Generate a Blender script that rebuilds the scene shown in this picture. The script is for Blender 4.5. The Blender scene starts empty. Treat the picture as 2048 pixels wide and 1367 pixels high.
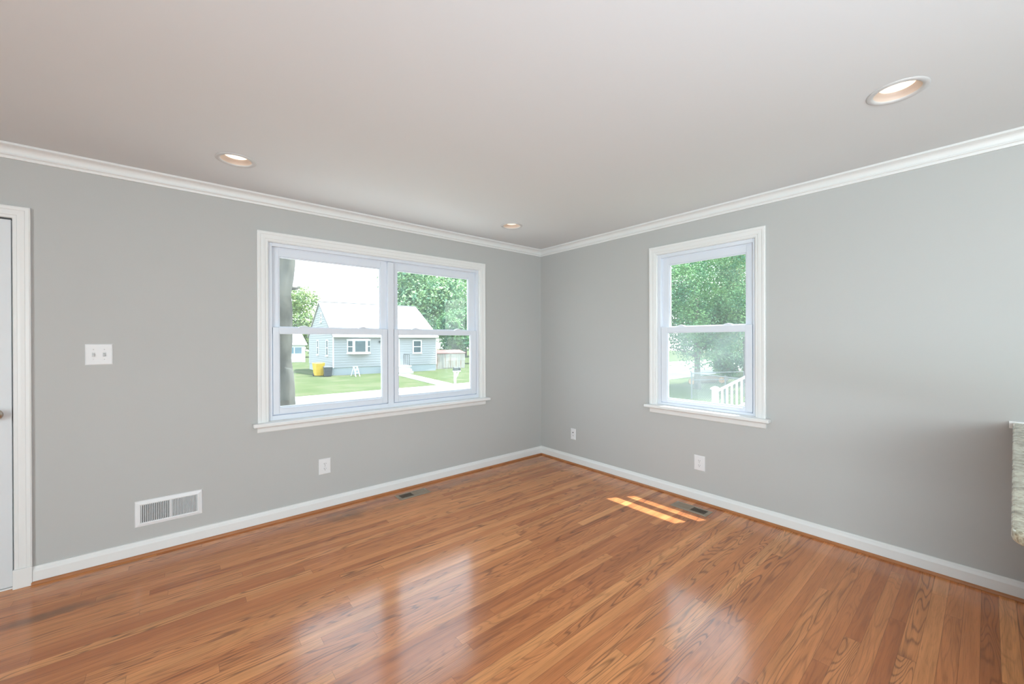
import bpy, bmesh, math, random
import numpy as np
from mathutils import Vector, Matrix, Euler

C = bpy.context.scene.collection
scene = bpy.context.scene
R = math.radians

# ------------------------------------------------------------------ camera
cam_data = bpy.data.cameras.new('camera')
cam = bpy.data.objects.new('camera', cam_data)
C.objects.link(cam)
YAW, PITCH, ROLL = R(49.9857), R(-0.1083), R(-0.1857)
fw = Vector((math.cos(YAW) * math.cos(PITCH), math.sin(YAW) * math.cos(PITCH), math.sin(PITCH)))
rt = Vector((math.sin(YAW), -math.cos(YAW), 0))
up = rt.cross(fw)
rt2 = rt * math.cos(ROLL) + up * math.sin(ROLL)
up2 = -rt * math.sin(ROLL) + up * math.cos(ROLL)
M = Matrix((rt2, up2, -fw)).transposed().to_4x4()
M.translation = Vector((-3.3564, -3.4544, 1.3527))
cam.matrix_world = M
cam_data.sensor_fit = 'HORIZONTAL'
cam_data.sensor_width = 36.0
cam_data.lens = 36.0 * 798.924 / 2048.0
cam_data.clip_start = 0.02
cam_data.clip_end = 400
scene.camera = cam

# ------------------------------------------------------------------ world, sun, area light, exposure
scene.view_settings.view_transform = 'Standard'
scene.view_settings.look = 'None'
scene.view_settings.gamma = 1.0
scene.view_settings.use_curve_mapping = False
scene.view_settings.exposure = 0.0
world = bpy.data.worlds.new('sky')
scene.world = world
world.use_nodes = True
wn = world.node_tree
wn.nodes.clear()
w_out = wn.nodes.new('ShaderNodeOutputWorld')
w_bg = wn.nodes.new('ShaderNodeBackground')
w_tc = wn.nodes.new('ShaderNodeTexCoord')
w_sep = wn.nodes.new('ShaderNodeSeparateXYZ')
w_ramp = wn.nodes.new('ShaderNodeValToRGB')
w_ramp.color_ramp.elements[0].position = 0.0
w_ramp.color_ramp.elements[0].color = (0.72, 0.735, 0.75, 1)
w_ramp.color_ramp.elements[1].position = 0.6
w_ramp.color_ramp.elements[1].color = (0.68, 0.84, 1.02, 1)
wn.links.new(w_tc.outputs['Generated'], w_sep.inputs[0])
wn.links.new(w_sep.outputs['Z'], w_ramp.inputs[0])
wn.links.new(w_ramp.outputs[0], w_bg.inputs[0])
w_bg.inputs[1].default_value = 5.3
wn.links.new(w_bg.outputs[0], w_out.inputs[0])

sun_data = bpy.data.lights.new('sun', 'SUN')
sun_data.energy = 13.0
sun_data.angle = R(0.55)
sun_data.color = (1.0, 0.97, 0.92)
sun = bpy.data.objects.new('sun', sun_data)
C.objects.link(sun)
sun.rotation_euler = Vector((-0.31, 0.142, -1.0)).to_track_quat('-Z', 'Y').to_euler()

# assumed fill lamp, unseen, added behind the camera and bounced off the ceiling
fl_data = bpy.data.lights.new('assumed_bounce_fill', 'AREA')
fl_data.shape = 'DISK'
fl_data.size = 0.6
fl_data.energy = 47
fl_data.color = (0.78, 0.95, 1.12)
fl = bpy.data.objects.new('assumed_bounce_fill', fl_data)
C.objects.link(fl)
fl.location = (-3.0, -4.3, 0.75)
fl.rotation_euler = Vector((0.10, 0.20, 1.0)).to_track_quat('-Z', 'Y').to_euler()

# added fill lamps outside two made-up windows behind the camera
for nm, loc, tgt, watt in (('fill_back', (-7.35, -5.65, 1.20), (1, 0.1, -0.06), 315), ('fill_rear', (-2.55, -7.35, 1.45), (0, 1, -0.08), 65)):
    dl = bpy.data.lights.new(nm, 'AREA')
    dl.shape = 'RECTANGLE'
    dl.size, dl.size_y = (2.5, 2.0) if watt > 150 else (1.75, 1.8)
    dl.energy = watt
    dl.color = (0.85, 0.95, 1.03)
    dlo = bpy.data.objects.new(nm, dl)
    C.objects.link(dlo)
    dlo.location = loc
    dlo.rotation_euler = Vector(tgt).to_track_quat('-Z', 'Y').to_euler()

rng = random.Random(7)
nrng = np.random.default_rng(5)

# ------------------------------------------------------------------ materials
def new_mat(name):
    m = bpy.data.materials.new(name)
    m.use_nodes = True
    nt = m.node_tree
    nt.nodes.clear()
    out = nt.nodes.new('ShaderNodeOutputMaterial')
    return m, nt, out

def N(nt, kind, **kw):
    n = nt.nodes.new(kind)
    for k, v in kw.items():
        setattr(n, k, v)
    return n

def math_n(nt, op, a, b=None, c=None):
    n = nt.nodes.new('ShaderNodeMath')
    n.operation = op
    for i, v in enumerate((a, b, c)):
        if v is None:
            continue
        if isinstance(v, (int, float)):
            n.inputs[i].default_value = v
        else:
            nt.links.new(v, n.inputs[i])
    return n.outputs[0]

def mix_col(nt, fac, a, b, blend='MIX'):
    n = nt.nodes.new('ShaderNodeMix')
    n.data_type = 'RGBA'
    n.blend_type = blend
    for sock, v in ((n.inputs[0], fac), (n.inputs[6], a), (n.inputs[7], b)):
        if isinstance(v, (int, float)):
            sock.default_value = v
        elif isinstance(v, tuple):
            sock.default_value = (v[0], v[1], v[2], 1)
        else:
            nt.links.new(v, sock)
    return n.outputs[2]

def simple(name, col, rough=0.5, var=0.04, scale=6.0, metal=0.0, bump=0.0, bscale=80.0, spec=0.5):
    m, nt, out = new_mat(name)
    b = N(nt, 'ShaderNodeBsdfPrincipled')
    b.inputs['Roughness'].default_value = rough
    b.inputs['Metallic'].default_value = metal
    b.inputs['Specular IOR Level'].default_value = spec
    tc = N(nt, 'ShaderNodeTexCoord')
    nz = N(nt, 'ShaderNodeTexNoise')
    nz.inputs['Scale'].default_value = scale
    nz.inputs['Detail'].default_value = 3
    nt.links.new(tc.outputs['Object'], nz.inputs['Vector'])
    lo = tuple(max(0, c * (1 - var)) for c in col)
    hi = tuple(min(1, c * (1 + var)) for c in col)
    nt.links.new(mix_col(nt, nz.outputs[0], lo, hi), b.inputs['Base Color'])
    if bump:
        n2 = N(nt, 'ShaderNodeTexNoise')
        n2.inputs['Scale'].default_value = bscale
        nt.links.new(tc.outputs['Object'], n2.inputs['Vector'])
        bp = N(nt, 'ShaderNodeBump')
        bp.inputs['Strength'].default_value = bump
        bp.inputs['Distance'].default_value = 0.01
        nt.links.new(n2.outputs[0], bp.inputs['Height'])
        nt.links.new(bp.outputs[0], b.inputs['Normal'])
    nt.links.new(b.outputs[0], out.inputs[0])
    return m

def leaf_mat(name, c1, c2, scale=1.2):
    m, nt, out = new_mat(name)
    tc = N(nt, 'ShaderNodeTexCoord')
    nz = N(nt, 'ShaderNodeTexNoise')
    nz.inputs['Scale'].default_value = scale
    nz.inputs['Detail'].default_value = 4
    nt.links.new(tc.outputs['Object'], nz.inputs['Vector'])
    rp = N(nt, 'ShaderNodeValToRGB')
    rp.color_ramp.elements[0].position = 0.35
    rp.color_ramp.elements[1].position = 0.65
    rp.color_ramp.elements[0].color = (*c1, 1)
    rp.color_ramp.elements[1].color = (*c2, 1)
    nt.links.new(nz.outputs[0], rp.inputs[0])
    d = N(nt, 'ShaderNodeBsdfDiffuse')
    t = N(nt, 'ShaderNodeBsdfTranslucent')
    g = N(nt, 'ShaderNodeBsdfGlossy')
    g.inputs['Roughness'].default_value = 0.45
    g.inputs['Color'].default_value = (0.5, 0.5, 0.5, 1)
    nt.links.new(rp.outputs[0], d.inputs[0])
    nt.links.new(rp.outputs[0], t.inputs[0])
    mx = N(nt, 'ShaderNodeMixShader')
    mx.inputs[0].default_value = 0.2
    nt.links.new(d.outputs[0], mx.inputs[1])
    nt.links.new(t.outputs[0], mx.inputs[2])
    m2 = N(nt, 'ShaderNodeMixShader')
    m2.inputs[0].default_value = 0.06
    nt.links.new(mx.outputs[0], m2.inputs[1])
    nt.links.new(g.outputs[0], m2.inputs[2])
    nt.links.new(m2.outputs[0], out.inputs[0])
    return m

def glass_mat(name, veil, tint=(0.97, 1.0, 0.985), refl=0.04):
    m, nt, out = new_mat(name)
    tr = N(nt, 'ShaderNodeBsdfTransparent')
    tr.inputs[0].default_value = (*tint, 1)
    gl = N(nt, 'ShaderNodeBsdfGlossy')
    gl.inputs['Roughness'].default_value = 0.01
    lw = N(nt, 'ShaderNodeLayerWeight')
    f5 = math_n(nt, 'POWER', lw.outputs['Facing'], 5.0)
    fac = math_n(nt, 'MULTIPLY_ADD', f5, 0.5, refl)
    m1 = N(nt, 'ShaderNodeMixShader')
    nt.links.new(fac, m1.inputs[0])
    nt.links.new(tr.outputs[0], m1.inputs[1])
    nt.links.new(gl.outputs[0], m1.inputs[2])
    # pale film mixed in to imitate veiling glare on the pane
    tl = N(nt, 'ShaderNodeBsdfTranslucent')
    tl.inputs[0].default_value = (0.86, 0.93, 0.97, 1)
    tc = N(nt, 'ShaderNodeTexCoord')
    nz = N(nt, 'ShaderNodeTexNoise')
    nz.inputs['Scale'].default_value = 3.0
    nz.inputs['Detail'].default_value = 5
    nt.links.new(tc.outputs['Object'], nz.inputs['Vector'])
    df = math_n(nt, 'MULTIPLY', nz.outputs[0], veil * 2)
    m2 = N(nt, 'ShaderNodeMixShader')
    nt.links.new(df, m2.inputs[0])
    nt.links.new(m1.outputs[0], m2.inputs[1])
    nt.links.new(tl.outputs[0], m2.inputs[2])
    nt.links.new(m2.outputs[0], out.inputs[0])
    return m

def emit_mat(name, col, strength):
    m, nt, out = new_mat(name)
    e = N(nt, 'ShaderNodeEmission')
    e.inputs[0].default_value = (*col, 1)
    e.inputs[1].default_value = strength
    nt.links.new(e.outputs[0], out.inputs[0])
    return m

def floor_mat():
    m, nt, out = new_mat('oak_strip_floor')
    b = N(nt, 'ShaderNodeBsdfPrincipled')
    tc = N(nt, 'ShaderNodeTexCoord')
    sp = N(nt, 'ShaderNodeSeparateXYZ')
    nt.links.new(tc.outputs['Object'], sp.inputs[0])
    X, Y = sp.outputs['X'], sp.outputs['Y']
    BW = 0.0572
    yr = math_n(nt, 'DIVIDE', Y, BW)
    row = math_n(nt, 'FLOOR', yr)
    fy = math_n(nt, 'FRACT', yr)
    w1 = N(nt, 'ShaderNodeTexWhiteNoise', noise_dimensions='1D')
    nt.links.new(row, w1.inputs['W'])
    r1 = w1.outputs['Value']
    ln = math_n(nt, 'MULTIPLY_ADD', r1, 1.3, 1.0)
    xr = math_n(nt, 'DIVIDE', math_n(nt, 'MULTIPLY_ADD', r1, 13.7, X), ln)
    col = math_n(nt, 'FLOOR', xr)
    fx = math_n(nt, 'FRACT', xr)
    cv = N(nt, 'ShaderNodeCombineXYZ')
    nt.links.new(row, cv.inputs[0])
    nt.links.new(col, cv.inputs[1])
    w2 = N(nt, 'ShaderNodeTexWhiteNoise', noise_dimensions='3D')
    nt.links.new(cv.outputs[0], w2.inputs['Vector'])
    idv = w2.outputs['Value']
    sc = N(nt, 'ShaderNodeSeparateColor')
    nt.links.new(w2.outputs['Color'], sc.inputs[0])
    ra, rb, rc = sc.outputs[0], sc.outputs[1], sc.outputs[2]
    cv2 = N(nt, 'ShaderNodeVectorMath', operation='ADD')
    nt.links.new(cv.outputs[0], cv2.inputs[0])
    cv2.inputs[1].default_value = (71.3, 19.7, 5.1)
    w3 = N(nt, 'ShaderNodeTexWhiteNoise', noise_dimensions='3D')
    nt.links.new(cv2.outputs[0], w3.inputs['Vector'])
    idv = w3.outputs['Value']
    # board tone
    rp = N(nt, 'ShaderNodeValToRGB')
    cr = rp.color_ramp
    cr.elements[0].position = 0.0
    cr.elements[0].color = (0.47, 0.160, 0.058, 1)
    cr.elements[1].position = 1.0
    cr.elements[1].color = (0.76, 0.33, 0.125, 1)
    for p, c in ((0.2, (0.56, 0.200, 0.073)), (0.5, (0.635, 0.243, 0.090)), (0.8, (0.69, 0.278, 0.104))):
        e = cr.elements.new(p)
        e.color = (*c, 1)
    nt.links.new(idv, rp.inputs[0])
    # cathedral grain: contour lines of a noise field stretched along the board
    def gvec(sx, sy):
        g = N(nt, 'ShaderNodeCombineXYZ')
        nt.links.new(math_n(nt, 'MULTIPLY_ADD', ra, 37.0, math_n(nt, 'MULTIPLY', X, sx)), g.inputs[0])
        nt.links.new(math_n(nt, 'MULTIPLY_ADD', rb, 53.0, math_n(nt, 'MULTIPLY', Y, sy)), g.inputs[1])
        nt.links.new(math_n(nt, 'MULTIPLY', rc, 19.0), g.inputs[2])
        return g.outputs[0]
    n1 = N(nt, 'ShaderNodeTexNoise')
    n1.inputs['Scale'].default_value = 1.0
    n1.inputs['Detail'].default_value = 1.5
    nt.links.new(gvec(1.25, 12.0), n1.inputs['Vector'])
    k = math_n(nt, 'MULTIPLY_ADD', rc, 85.0, 55.0)
    ring = math_n(nt, 'SINE', math_n(nt, 'MULTIPLY', n1.outputs[0], k))
    ring = math_n(nt, 'MULTIPLY_ADD', ring, 0.5, 0.5)
    ring = math_n(nt, 'POWER', ring, 4.5)
    n2 = N(nt, 'ShaderNodeTexNoise')
    n2.inputs['Scale'].default_value = 1.0
    n2.inputs['Detail'].default_value = 3
    nt.links.new(gvec(9.0, 260.0), n2.inputs['Vector'])
    pore = n2.outputs[0]
    n3 = N(nt, 'ShaderNodeTexNoise')
    n3.inputs['Scale'].default_value = 1.0
    n3.inputs['Detail'].default_value = 2
    nt.links.new(gvec(2.2, 40.0), n3.inputs['Vector'])
    streak = n3.outputs[0]
    amp = math_n(nt, 'MULTIPLY', math_n(nt, 'POWER', ra, 1.1), 0.78)
    gfac = math_n(nt, 'MULTIPLY', ring, amp)
    gfac = math_n(nt, 'MULTIPLY', gfac, math_n(nt, 'MULTIPLY_ADD', pore, 1.2, 0.35))
    c1 = mix_col(nt, gfac, rp.outputs[0], (0.115, 0.05, 0.028))
    pf = N(nt, 'ShaderNodeMapRange')
    pf.inputs[1].default_value = 0.5
    pf.inputs[2].default_value = 0.75
    pf.inputs[3].default_value = 0.0
    pf.inputs[4].default_value = 0.4
    nt.links.new(pore, pf.inputs[0])
    c2 = mix_col(nt, pf.outputs[0], c1, (0.24, 0.10, 0.05))
    sf = N(nt, 'ShaderNodeMapRange')
    sf.inputs[1].default_value = 0.35
    sf.inputs[2].default_value = 0.7
    sf.inputs[3].default_value = 0.88
    sf.inputs[4].default_value = 1.12
    nt.links.new(streak, sf.inputs[0])
    mv = N(nt, 'ShaderNodeCombineXYZ')
    for i in range(3):
        nt.links.new(sf.outputs[0], mv.inputs[i])
    c3 = mix_col(nt, 1.0, c2, mv.outputs[0], 'MULTIPLY')
    # old dark water stains
    n4 = N(nt, 'ShaderNodeTexNoise')
    n4.inputs['Scale'].default_value = 9.0
    n4.inputs['Detail'].default_value = 4
    nt.links.new(tc.outputs['Object'], n4.inputs['Vector'])
    stain = None
    for (sx, sy, rx, ry, a) in ((-2.33, -0.25, 0.20, 0.11, 0.5), (-1.97, -0.31, 0.22, 0.05, 0.3), (-1.2, -0.2, 0.55, 0.09, 0.25), (-0.3, -0.12, 0.4, 0.12, 0.22),
                                (-3.84, -0.45, 0.30, 0.06, 0.6), (-2.45, -0.17, 0.35, 0.04, 0.4)):
        dx = math_n(nt, 'DIVIDE', math_n(nt, 'SUBTRACT', X, sx), rx)
        dy = math_n(nt, 'DIVIDE', math_n(nt, 'SUBTRACT', Y, sy), ry)
        d = math_n(nt, 'SQRT', math_n(nt, 'ADD', math_n(nt, 'MULTIPLY', dx, dx), math_n(nt, 'MULTIPLY', dy, dy)))
        d = math_n(nt, 'ADD', d, math_n(nt, 'MULTIPLY_ADD', n4.outputs[0], 1.4, -0.7))
        mr = N(nt, 'ShaderNodeMapRange')
        mr.interpolation_type = 'SMOOTHSTEP'
        mr.inputs[1].default_value = 1.1
        mr.inputs[2].default_value = 0.2
        mr.inputs[3].default_value = 0.0
        mr.inputs[4].default_value = a
        nt.links.new(d, mr.inputs[0])
        stain = mr.outputs[0] if stain is None else math_n(nt, 'MAXIMUM', stain, mr.outputs[0])
    c4 = mix_col(nt, stain, c3, (0.13, 0.085, 0.05))
    # seams
    ey = math_n(nt, 'MULTIPLY', math_n(nt, 'MINIMUM', fy, math_n(nt, 'SUBTRACT', 1.0, fy)), BW)
    ex = math_n(nt, 'MULTIPLY', math_n(nt, 'MINIMUM', fx, math_n(nt, 'SUBTRACT', 1.0, fx)), ln)
    gap = math_n(nt, 'MINIMUM', ey, ex)
    gm = N(nt, 'ShaderNodeMapRange')
    gm.inputs[1].default_value = 0.0004
    gm.inputs[2].default_value = 0.0014
    gm.inputs[3].default_value = 0.45
    gm.inputs[4].default_value = 0.0
    nt.links.new(gap, gm.inputs[0])
    c5 = mix_col(nt, gm.outputs[0], c4, (0.10, 0.045, 0.025))
    nt.links.new(c5, b.inputs['Base Color'])
    rr = math_n(nt, 'MULTIPLY_ADD', pore, 0.08, 0.12)
    nt.links.new(rr, b.inputs['Roughness'])
    b.inputs['Specular IOR Level'].default_value = 0.5
    # each strip lies at its own slight tilt, with fine pores
    tilt = N(nt, 'ShaderNodeNewGeometry')
    tv = N(nt, 'ShaderNodeCombineXYZ')
    nt.links.new(math_n(nt, 'MULTIPLY_ADD', rb, 0.004, -0.002), tv.inputs[0])
    nt.links.new(math_n(nt, 'MULTIPLY_ADD', rc, 0.012, -0.006), tv.inputs[1])
    va = N(nt, 'ShaderNodeVectorMath', operation='ADD')
    nt.links.new(tilt.outputs['Normal'], va.inputs[0])
    nt.links.new(tv.outputs[0], va.inputs[1])
    vn = N(nt, 'ShaderNodeVectorMath', operation='NORMALIZE')
    nt.links.new(va.outputs[0], vn.inputs[0])
    bp = N(nt, 'ShaderNodeBump')
    bp.inputs['Strength'].default_value = 0.06
    bp.inputs['Distance'].default_value = 0.001
    nt.links.new(math_n(nt, 'ADD', pore, math_n(nt, 'MULTIPLY', gm.outputs[0], -3.0)), bp.inputs['Height'])
    nt.links.new(vn.outputs[0], bp.inputs['Normal'])
    nt.links.new(bp.outputs[0], b.inputs['Normal'])
    nt.links.new(b.outputs[0], out.inputs[0])
    return m

def granite_mat():
    m, nt, out = new_mat('granite')
    b = N(nt, 'ShaderNodeBsdfPrincipled')
    b.inputs['Roughness'].default_value = 0.15
    tc = N(nt, 'ShaderNodeTexCoord')
    v = N(nt, 'ShaderNodeTexVoronoi')
    v.inputs['Scale'].default_value = 160
    nt.links.new(tc.outputs['Object'], v.inputs['Vector'])
    n = N(nt, 'ShaderNodeTexNoise')
    n.inputs['Scale'].default_value = 30
    n.inputs['Detail'].default_value = 6
    nt.links.new(tc.outputs['Object'], n.inputs['Vector'])
    rp = N(nt, 'ShaderNodeValToRGB')
    rp.color_ramp.elements[0].position = 0.3
    rp.color_ramp.elements[0].color = (0.22, 0.19, 0.13, 1)
    rp.color_ramp.elements[1].position = 0.55
    rp.color_ramp.elements[1].color = (0.62, 0.6, 0.46, 1)
    nt.links.new(n.outputs[0], rp.inputs[0])
    sc = N(nt, 'ShaderNodeSeparateColor')
    nt.links.new(v.outputs['Color'], sc.inputs[0])
    f = math_n(nt, 'MULTIPLY', math_n(nt, 'GREATER_THAN', sc.outputs[0], 0.78), 0.55)
    nt.links.new(mix_col(nt, f, rp.outputs[0], (0.25, 0.2, 0.14)), b.inputs['Base Color'])
    nt.links.new(b.outputs[0], out.inputs[0])
    return m

def grass_mat():
    m, nt, out = new_mat('grass')
    b = N(nt, 'ShaderNodeBsdfDiffuse')
    tc = N(nt, 'ShaderNodeTexCoord')
    n = N(nt, 'ShaderNodeTexNoise')
    n.inputs['Scale'].default_value = 0.8
    n.inputs['Detail'].default_value = 8
    nt.links.new(tc.outputs['Object'], n.inputs['Vector'])
    rp = N(nt, 'ShaderNodeValToRGB')
    e = rp.color_ramp.elements
    e[0].position = 0.35
    e[0].color = (0.070, 0.092, 0.041, 1)
    e[1].position = 0.68
    e[1].color = (0.112, 0.114, 0.067, 1)
    x = e.new(0.52)
    x.color = (0.084, 0.103, 0.049, 1)
    nt.links.new(n.outputs[0], rp.inputs[0])
    nt.links.new(rp.outputs[0], b.inputs[0])
    nt.links.new(b.outputs[0], out.inputs[0])
    return m

def bark_mat(name, c1, c2, scale=5.0):
    m, nt, out = new_mat(name)
    b = N(nt, 'ShaderNodeBsdfPrincipled')
    b.inputs['Roughness'].default_value = 0.9
    tc = N(nt, 'ShaderNodeTexCoord')
    mp = N(nt, 'ShaderNodeMapping')
    mp.inputs['Scale'].default_value = (1, 1, 0.45)
    nt.links.new(tc.outputs['Object'], mp.inputs[0])
    n = N(nt, 'ShaderNodeTexNoise')
    n.inputs['Scale'].default_value = scale
    n.inputs['Detail'].default_value = 8
    nt.links.new(mp.outputs[0], n.inputs['Vector'])
    rp = N(nt, 'ShaderNodeValToRGB')
    rp.color_ramp.elements[0].position = 0.35
    rp.color_ramp.elements[0].color = (*c1, 1)
    rp.color_ramp.elements[1].position = 0.62
    rp.color_ramp.elements[1].color = (*c2, 1)
    nt.links.new(n.outputs[0], rp.inputs[0])
    nt.links.new(rp.outputs[0], b.inputs['Base Color'])
    bp = N(nt, 'ShaderNodeBump')
    bp.inputs['Strength'].default_value = 0.6
    bp.inputs['Distance'].default_value = 0.03
    nt.links.new(n.outputs[0], bp.inputs['Height'])
    nt.links.new(bp.outputs[0], b.inputs['Normal'])
    nt.links.new(b.outputs[0], out.inputs[0])
    return m

def shed_mat():
    m, nt, out = new_mat('rusty_white_metal')
    b = N(nt, 'ShaderNodeBsdfPrincipled')
    b.inputs['Roughness'].default_value = 0.6
    tc = N(nt, 'ShaderNodeTexCoord')
    mp = N(nt, 'ShaderNodeMapping')
    mp.inputs['Scale'].default_value = (9, 9, 0.7)
    nt.links.new(tc.outputs['Object'], mp.inputs[0])
    n = N(nt, 'ShaderNodeTexNoise')
    n.inputs['Scale'].default_value = 1.0
    n.inputs['Detail'].default_value = 4
    nt.links.new(mp.outputs[0], n.inputs['Vector'])
    rp = N(nt, 'ShaderNodeValToRGB')
    rp.color_ramp.elements[0].position = 0.5
    rp.color_ramp.elements[0].color = (0.34, 0.32, 0.29, 1)
    rp.color_ramp.elements[1].position = 0.72
    rp.color_ramp.elements[1].color = (0.24, 0.12, 0.07, 1)
    nt.links.new(n.outputs[0], rp.inputs[0])
    nt.links.new(rp.outputs[0], b.inputs['Base Color'])
    nt.links.new(b.outputs[0], out.inputs[0])
    return m

MT = {
    'wall': simple('wall_paint', (0.50, 0.50, 0.487), 0.75, 0.015, 1.5, bump=0.03, bscale=220),
    'ceiling': simple('ceiling_paint', (0.735, 0.75, 0.755), 0.85, 0.01, 1.2),
    'trim': simple('white_trim_paint', (0.80, 0.80, 0.79), 0.35, 0.01, 3),
    'vinyl': simple('white_vinyl', (0.74, 0.775, 0.84), 0.35, 0.01, 3),
    'door': simple('white_door_paint', (0.72, 0.74, 0.76), 0.4, 0.015, 2),
    'plate': simple('white_plastic', (0.80, 0.80, 0.81), 0.3, 0.01, 8),
    'slot': simple('dark_slot', (0.06, 0.06, 0.06), 0.6),
    'greyplate': simple('grey_toggle', (0.62, 0.63, 0.63), 0.3),
    'screw': simple('screw_metal', (0.55, 0.55, 0.55), 0.35, metal=0.6),
    'nickel': simple('brushed_nickel', (0.55, 0.50, 0.44), 0.28, 0.08, 30, metal=1.0),
    'brass': simple('worn_brass', (0.25, 0.17, 0.1), 0.4, 0.2, 40, metal=0.8),
    'bronze': simple('register_metal', (0.36, 0.29, 0.22), 0.45, 0.06, 20, metal=0.35),
    'regdark': simple('register_dark', (0.02, 0.018, 0.015), 0.7),
    'shoe': simple('stained_oak_trim', (0.40, 0.155, 0.055), 0.35, 0.22, 14),
    'lens': emit_mat('lamp_lens', (1.0, 0.86, 0.68), 1.8),
    'baffle': simple('lamp_baffle', (0.66, 0.54, 0.46), 0.5),
    'ring': simple('lamp_ring', (0.62, 0.615, 0.61), 0.4),
    'floor': floor_mat(),
    'granite': granite_mat(),
    'caulk': simple('white_caulk', (0.85, 0.85, 0.85), 0.5),
    'cabinet': simple('cabinet_paint', (0.75, 0.74, 0.72), 0.4),
    'glass': glass_mat('window_glass', 0.022),
    'glass_r': glass_mat('window_glass_veiled', 0.02),
    'screen': glass_mat('insect_screen_mesh', 0.06, (0.92, 0.92, 0.92), 0.0),
    'grass': grass_mat(),
    'asphalt': simple('asphalt', (0.30, 0.295, 0.285), 0.9, 0.1, 3),
    'concrete': simple('concrete', (0.42, 0.40, 0.37), 0.9, 0.08, 4),
    'siding': simple('pale_blue_siding', (0.30, 0.305, 0.315), 0.7, 0.02, 2),
    'block': simple('painted_block', (0.31, 0.345, 0.365), 0.85, 0.05, 4),
    'roof': simple('pale_shingles', (0.42, 0.40, 0.385), 0.9, 0.06, 8, bump=0.3, bscale=12),
    'white_ext': simple('white_exterior_trim', (0.74, 0.75, 0.75), 0.5, 0.02),
    'darkedge': simple('dark_drip_edge', (0.10, 0.10, 0.11), 0.6),
    'housepane': simple('house_window_pane', (0.075, 0.10, 0.11), 0.5, 0.5, 3, spec=0.08),
    'garagepane': simple('garage_window_pane', (0.20, 0.29, 0.36), 0.2, 0.2, 2),
    'yellow': simple('yellow_plastic', (0.55, 0.36, 0.02), 0.5, 0.05),
    'charcoal': simple('charcoal_plastic', (0.055, 0.062, 0.075), 0.5, 0.1),
    'black': simple('black_metal', (0.03, 0.03, 0.03), 0.5),
    'shed': shed_mat(),
    'shedroof': simple('faded_red_roof', (0.20, 0.085, 0.075), 0.8, 0.2, 3),
    'mailbox': simple('grey_mailbox_metal', (0.05, 0.056, 0.056), 0.5, 0.1),
    'carpaint': simple('white_car_paint', (0.70, 0.71, 0.72), 0.2, 0.01),
    'tyre': simple('tyre_rubber', (0.03, 0.03, 0.03), 0.8),
    'carglass': simple('car_glass', (0.03, 0.04, 0.05), 0.1),
    'bark_pale': bark_mat('pale_dappled_bark', (0.026, 0.024, 0.019), (0.105, 0.098, 0.082), 3.2),  # dappled light and shade put into the bark's tone contrast
    'bark': bark_mat('dark_bark', (0.06, 0.045, 0.035), (0.15, 0.12, 0.09), 6.0),
    'leaf_a': leaf_mat('leaf_green', (0.09, 0.23, 0.10), (0.25, 0.42, 0.14)),
    'leaf_b': leaf_mat('leaf_olive', (0.14, 0.23, 0.09), (0.34, 0.42, 0.16)),
    'leaf_c': leaf_mat('leaf_deep_green', (0.042, 0.155, 0.075), (0.17, 0.33, 0.11)),
    'leaf_d': leaf_mat('leaf_bluish_green', (0.11, 0.25, 0.15), (0.30, 0.44, 0.19)),
    'galv': simple('galvanised_steel', (0.16, 0.165, 0.17), 0.6, 0.1),
    'rail': simple('white_vinyl_rail', (0.78, 0.79, 0.80), 0.4, 0.01),
    'log_bark': simple('log_bark', (0.16, 0.10, 0.07), 0.9, 0.3, 10),
    'log_end': simple('cut_log_end', (0.50, 0.27, 0.14), 0.8, 0.15, 12),
    'ext_wall': simple('outer_siding', (0.6, 0.6, 0.58), 0.8),
}

# ------------------------------------------------------------------ object helpers
def link(name, me, m, parent=None):
    o = bpy.data.objects.new(name, me)
    C.objects.link(o)
    if m is not None:
        me.materials.append(MT[m] if isinstance(m, str) else m)
    if parent is not None:
        o.parent = parent
    return o

def obj(name, bm, m, parent=None, smooth=False, bevel=0.0, seg=2):
    bmesh.ops.recalc_face_normals(bm, faces=bm.faces)
    me = bpy.data.meshes.new(name)
    if smooth:
        for f in bm.faces:
            f.smooth = True
    bm.to_mesh(me)
    bm.free()
    o = link(name, me, m, parent)
    if bevel:
        md = o.modifiers.new('bevel', 'BEVEL')
        md.width = bevel
        md.segments = seg
        md.limit_method = 'ANGLE'
        md.angle_limit = R(40)
    return o

def tag(o, label=None, cat=None, group=None, kind=None):
    if label: o['label'] = label
    if cat: o['category'] = cat
    if group: o['group'] = group
    if kind: o['kind'] = kind
    return o

def empty(name, loc=(0, 0, 0), rz=0.0):
    o = bpy.data.objects.new(name, None)
    C.objects.link(o)
    o.location = loc
    o.rotation_euler = (0, 0, rz)
    o.empty_display_size = 0.1
    return o

def box(bm, x0, x1, y0, y1, z0, z1, T=None):
    vs = [(x, y, z) for x in (x0, x1) for y in (y0, y1) for z in (z0, z1)]
    v = [bm.verts.new(T(*p) if T else p) for p in vs]
    for f in ((0, 1, 3, 2), (4, 6, 7, 5), (0, 4, 5, 1), (2, 3, 7, 6), (0, 2, 6, 4), (1, 5, 7, 3)):
        bm.faces.new([v[i] for i in f])

def prism(bm, poly0, poly1):
    """two matching rings of 3D points joined and capped"""
    a = [bm.verts.new(p) for p in poly0]
    b = [bm.verts.new(p) for p in poly1]
    n = len(a)
    for i in range(n):
        j = (i + 1) % n
        bm.faces.new((a[i], a[j], b[j], b[i]))
    bm.faces.new(a)
    bm.faces.new(b[::-1])

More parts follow.
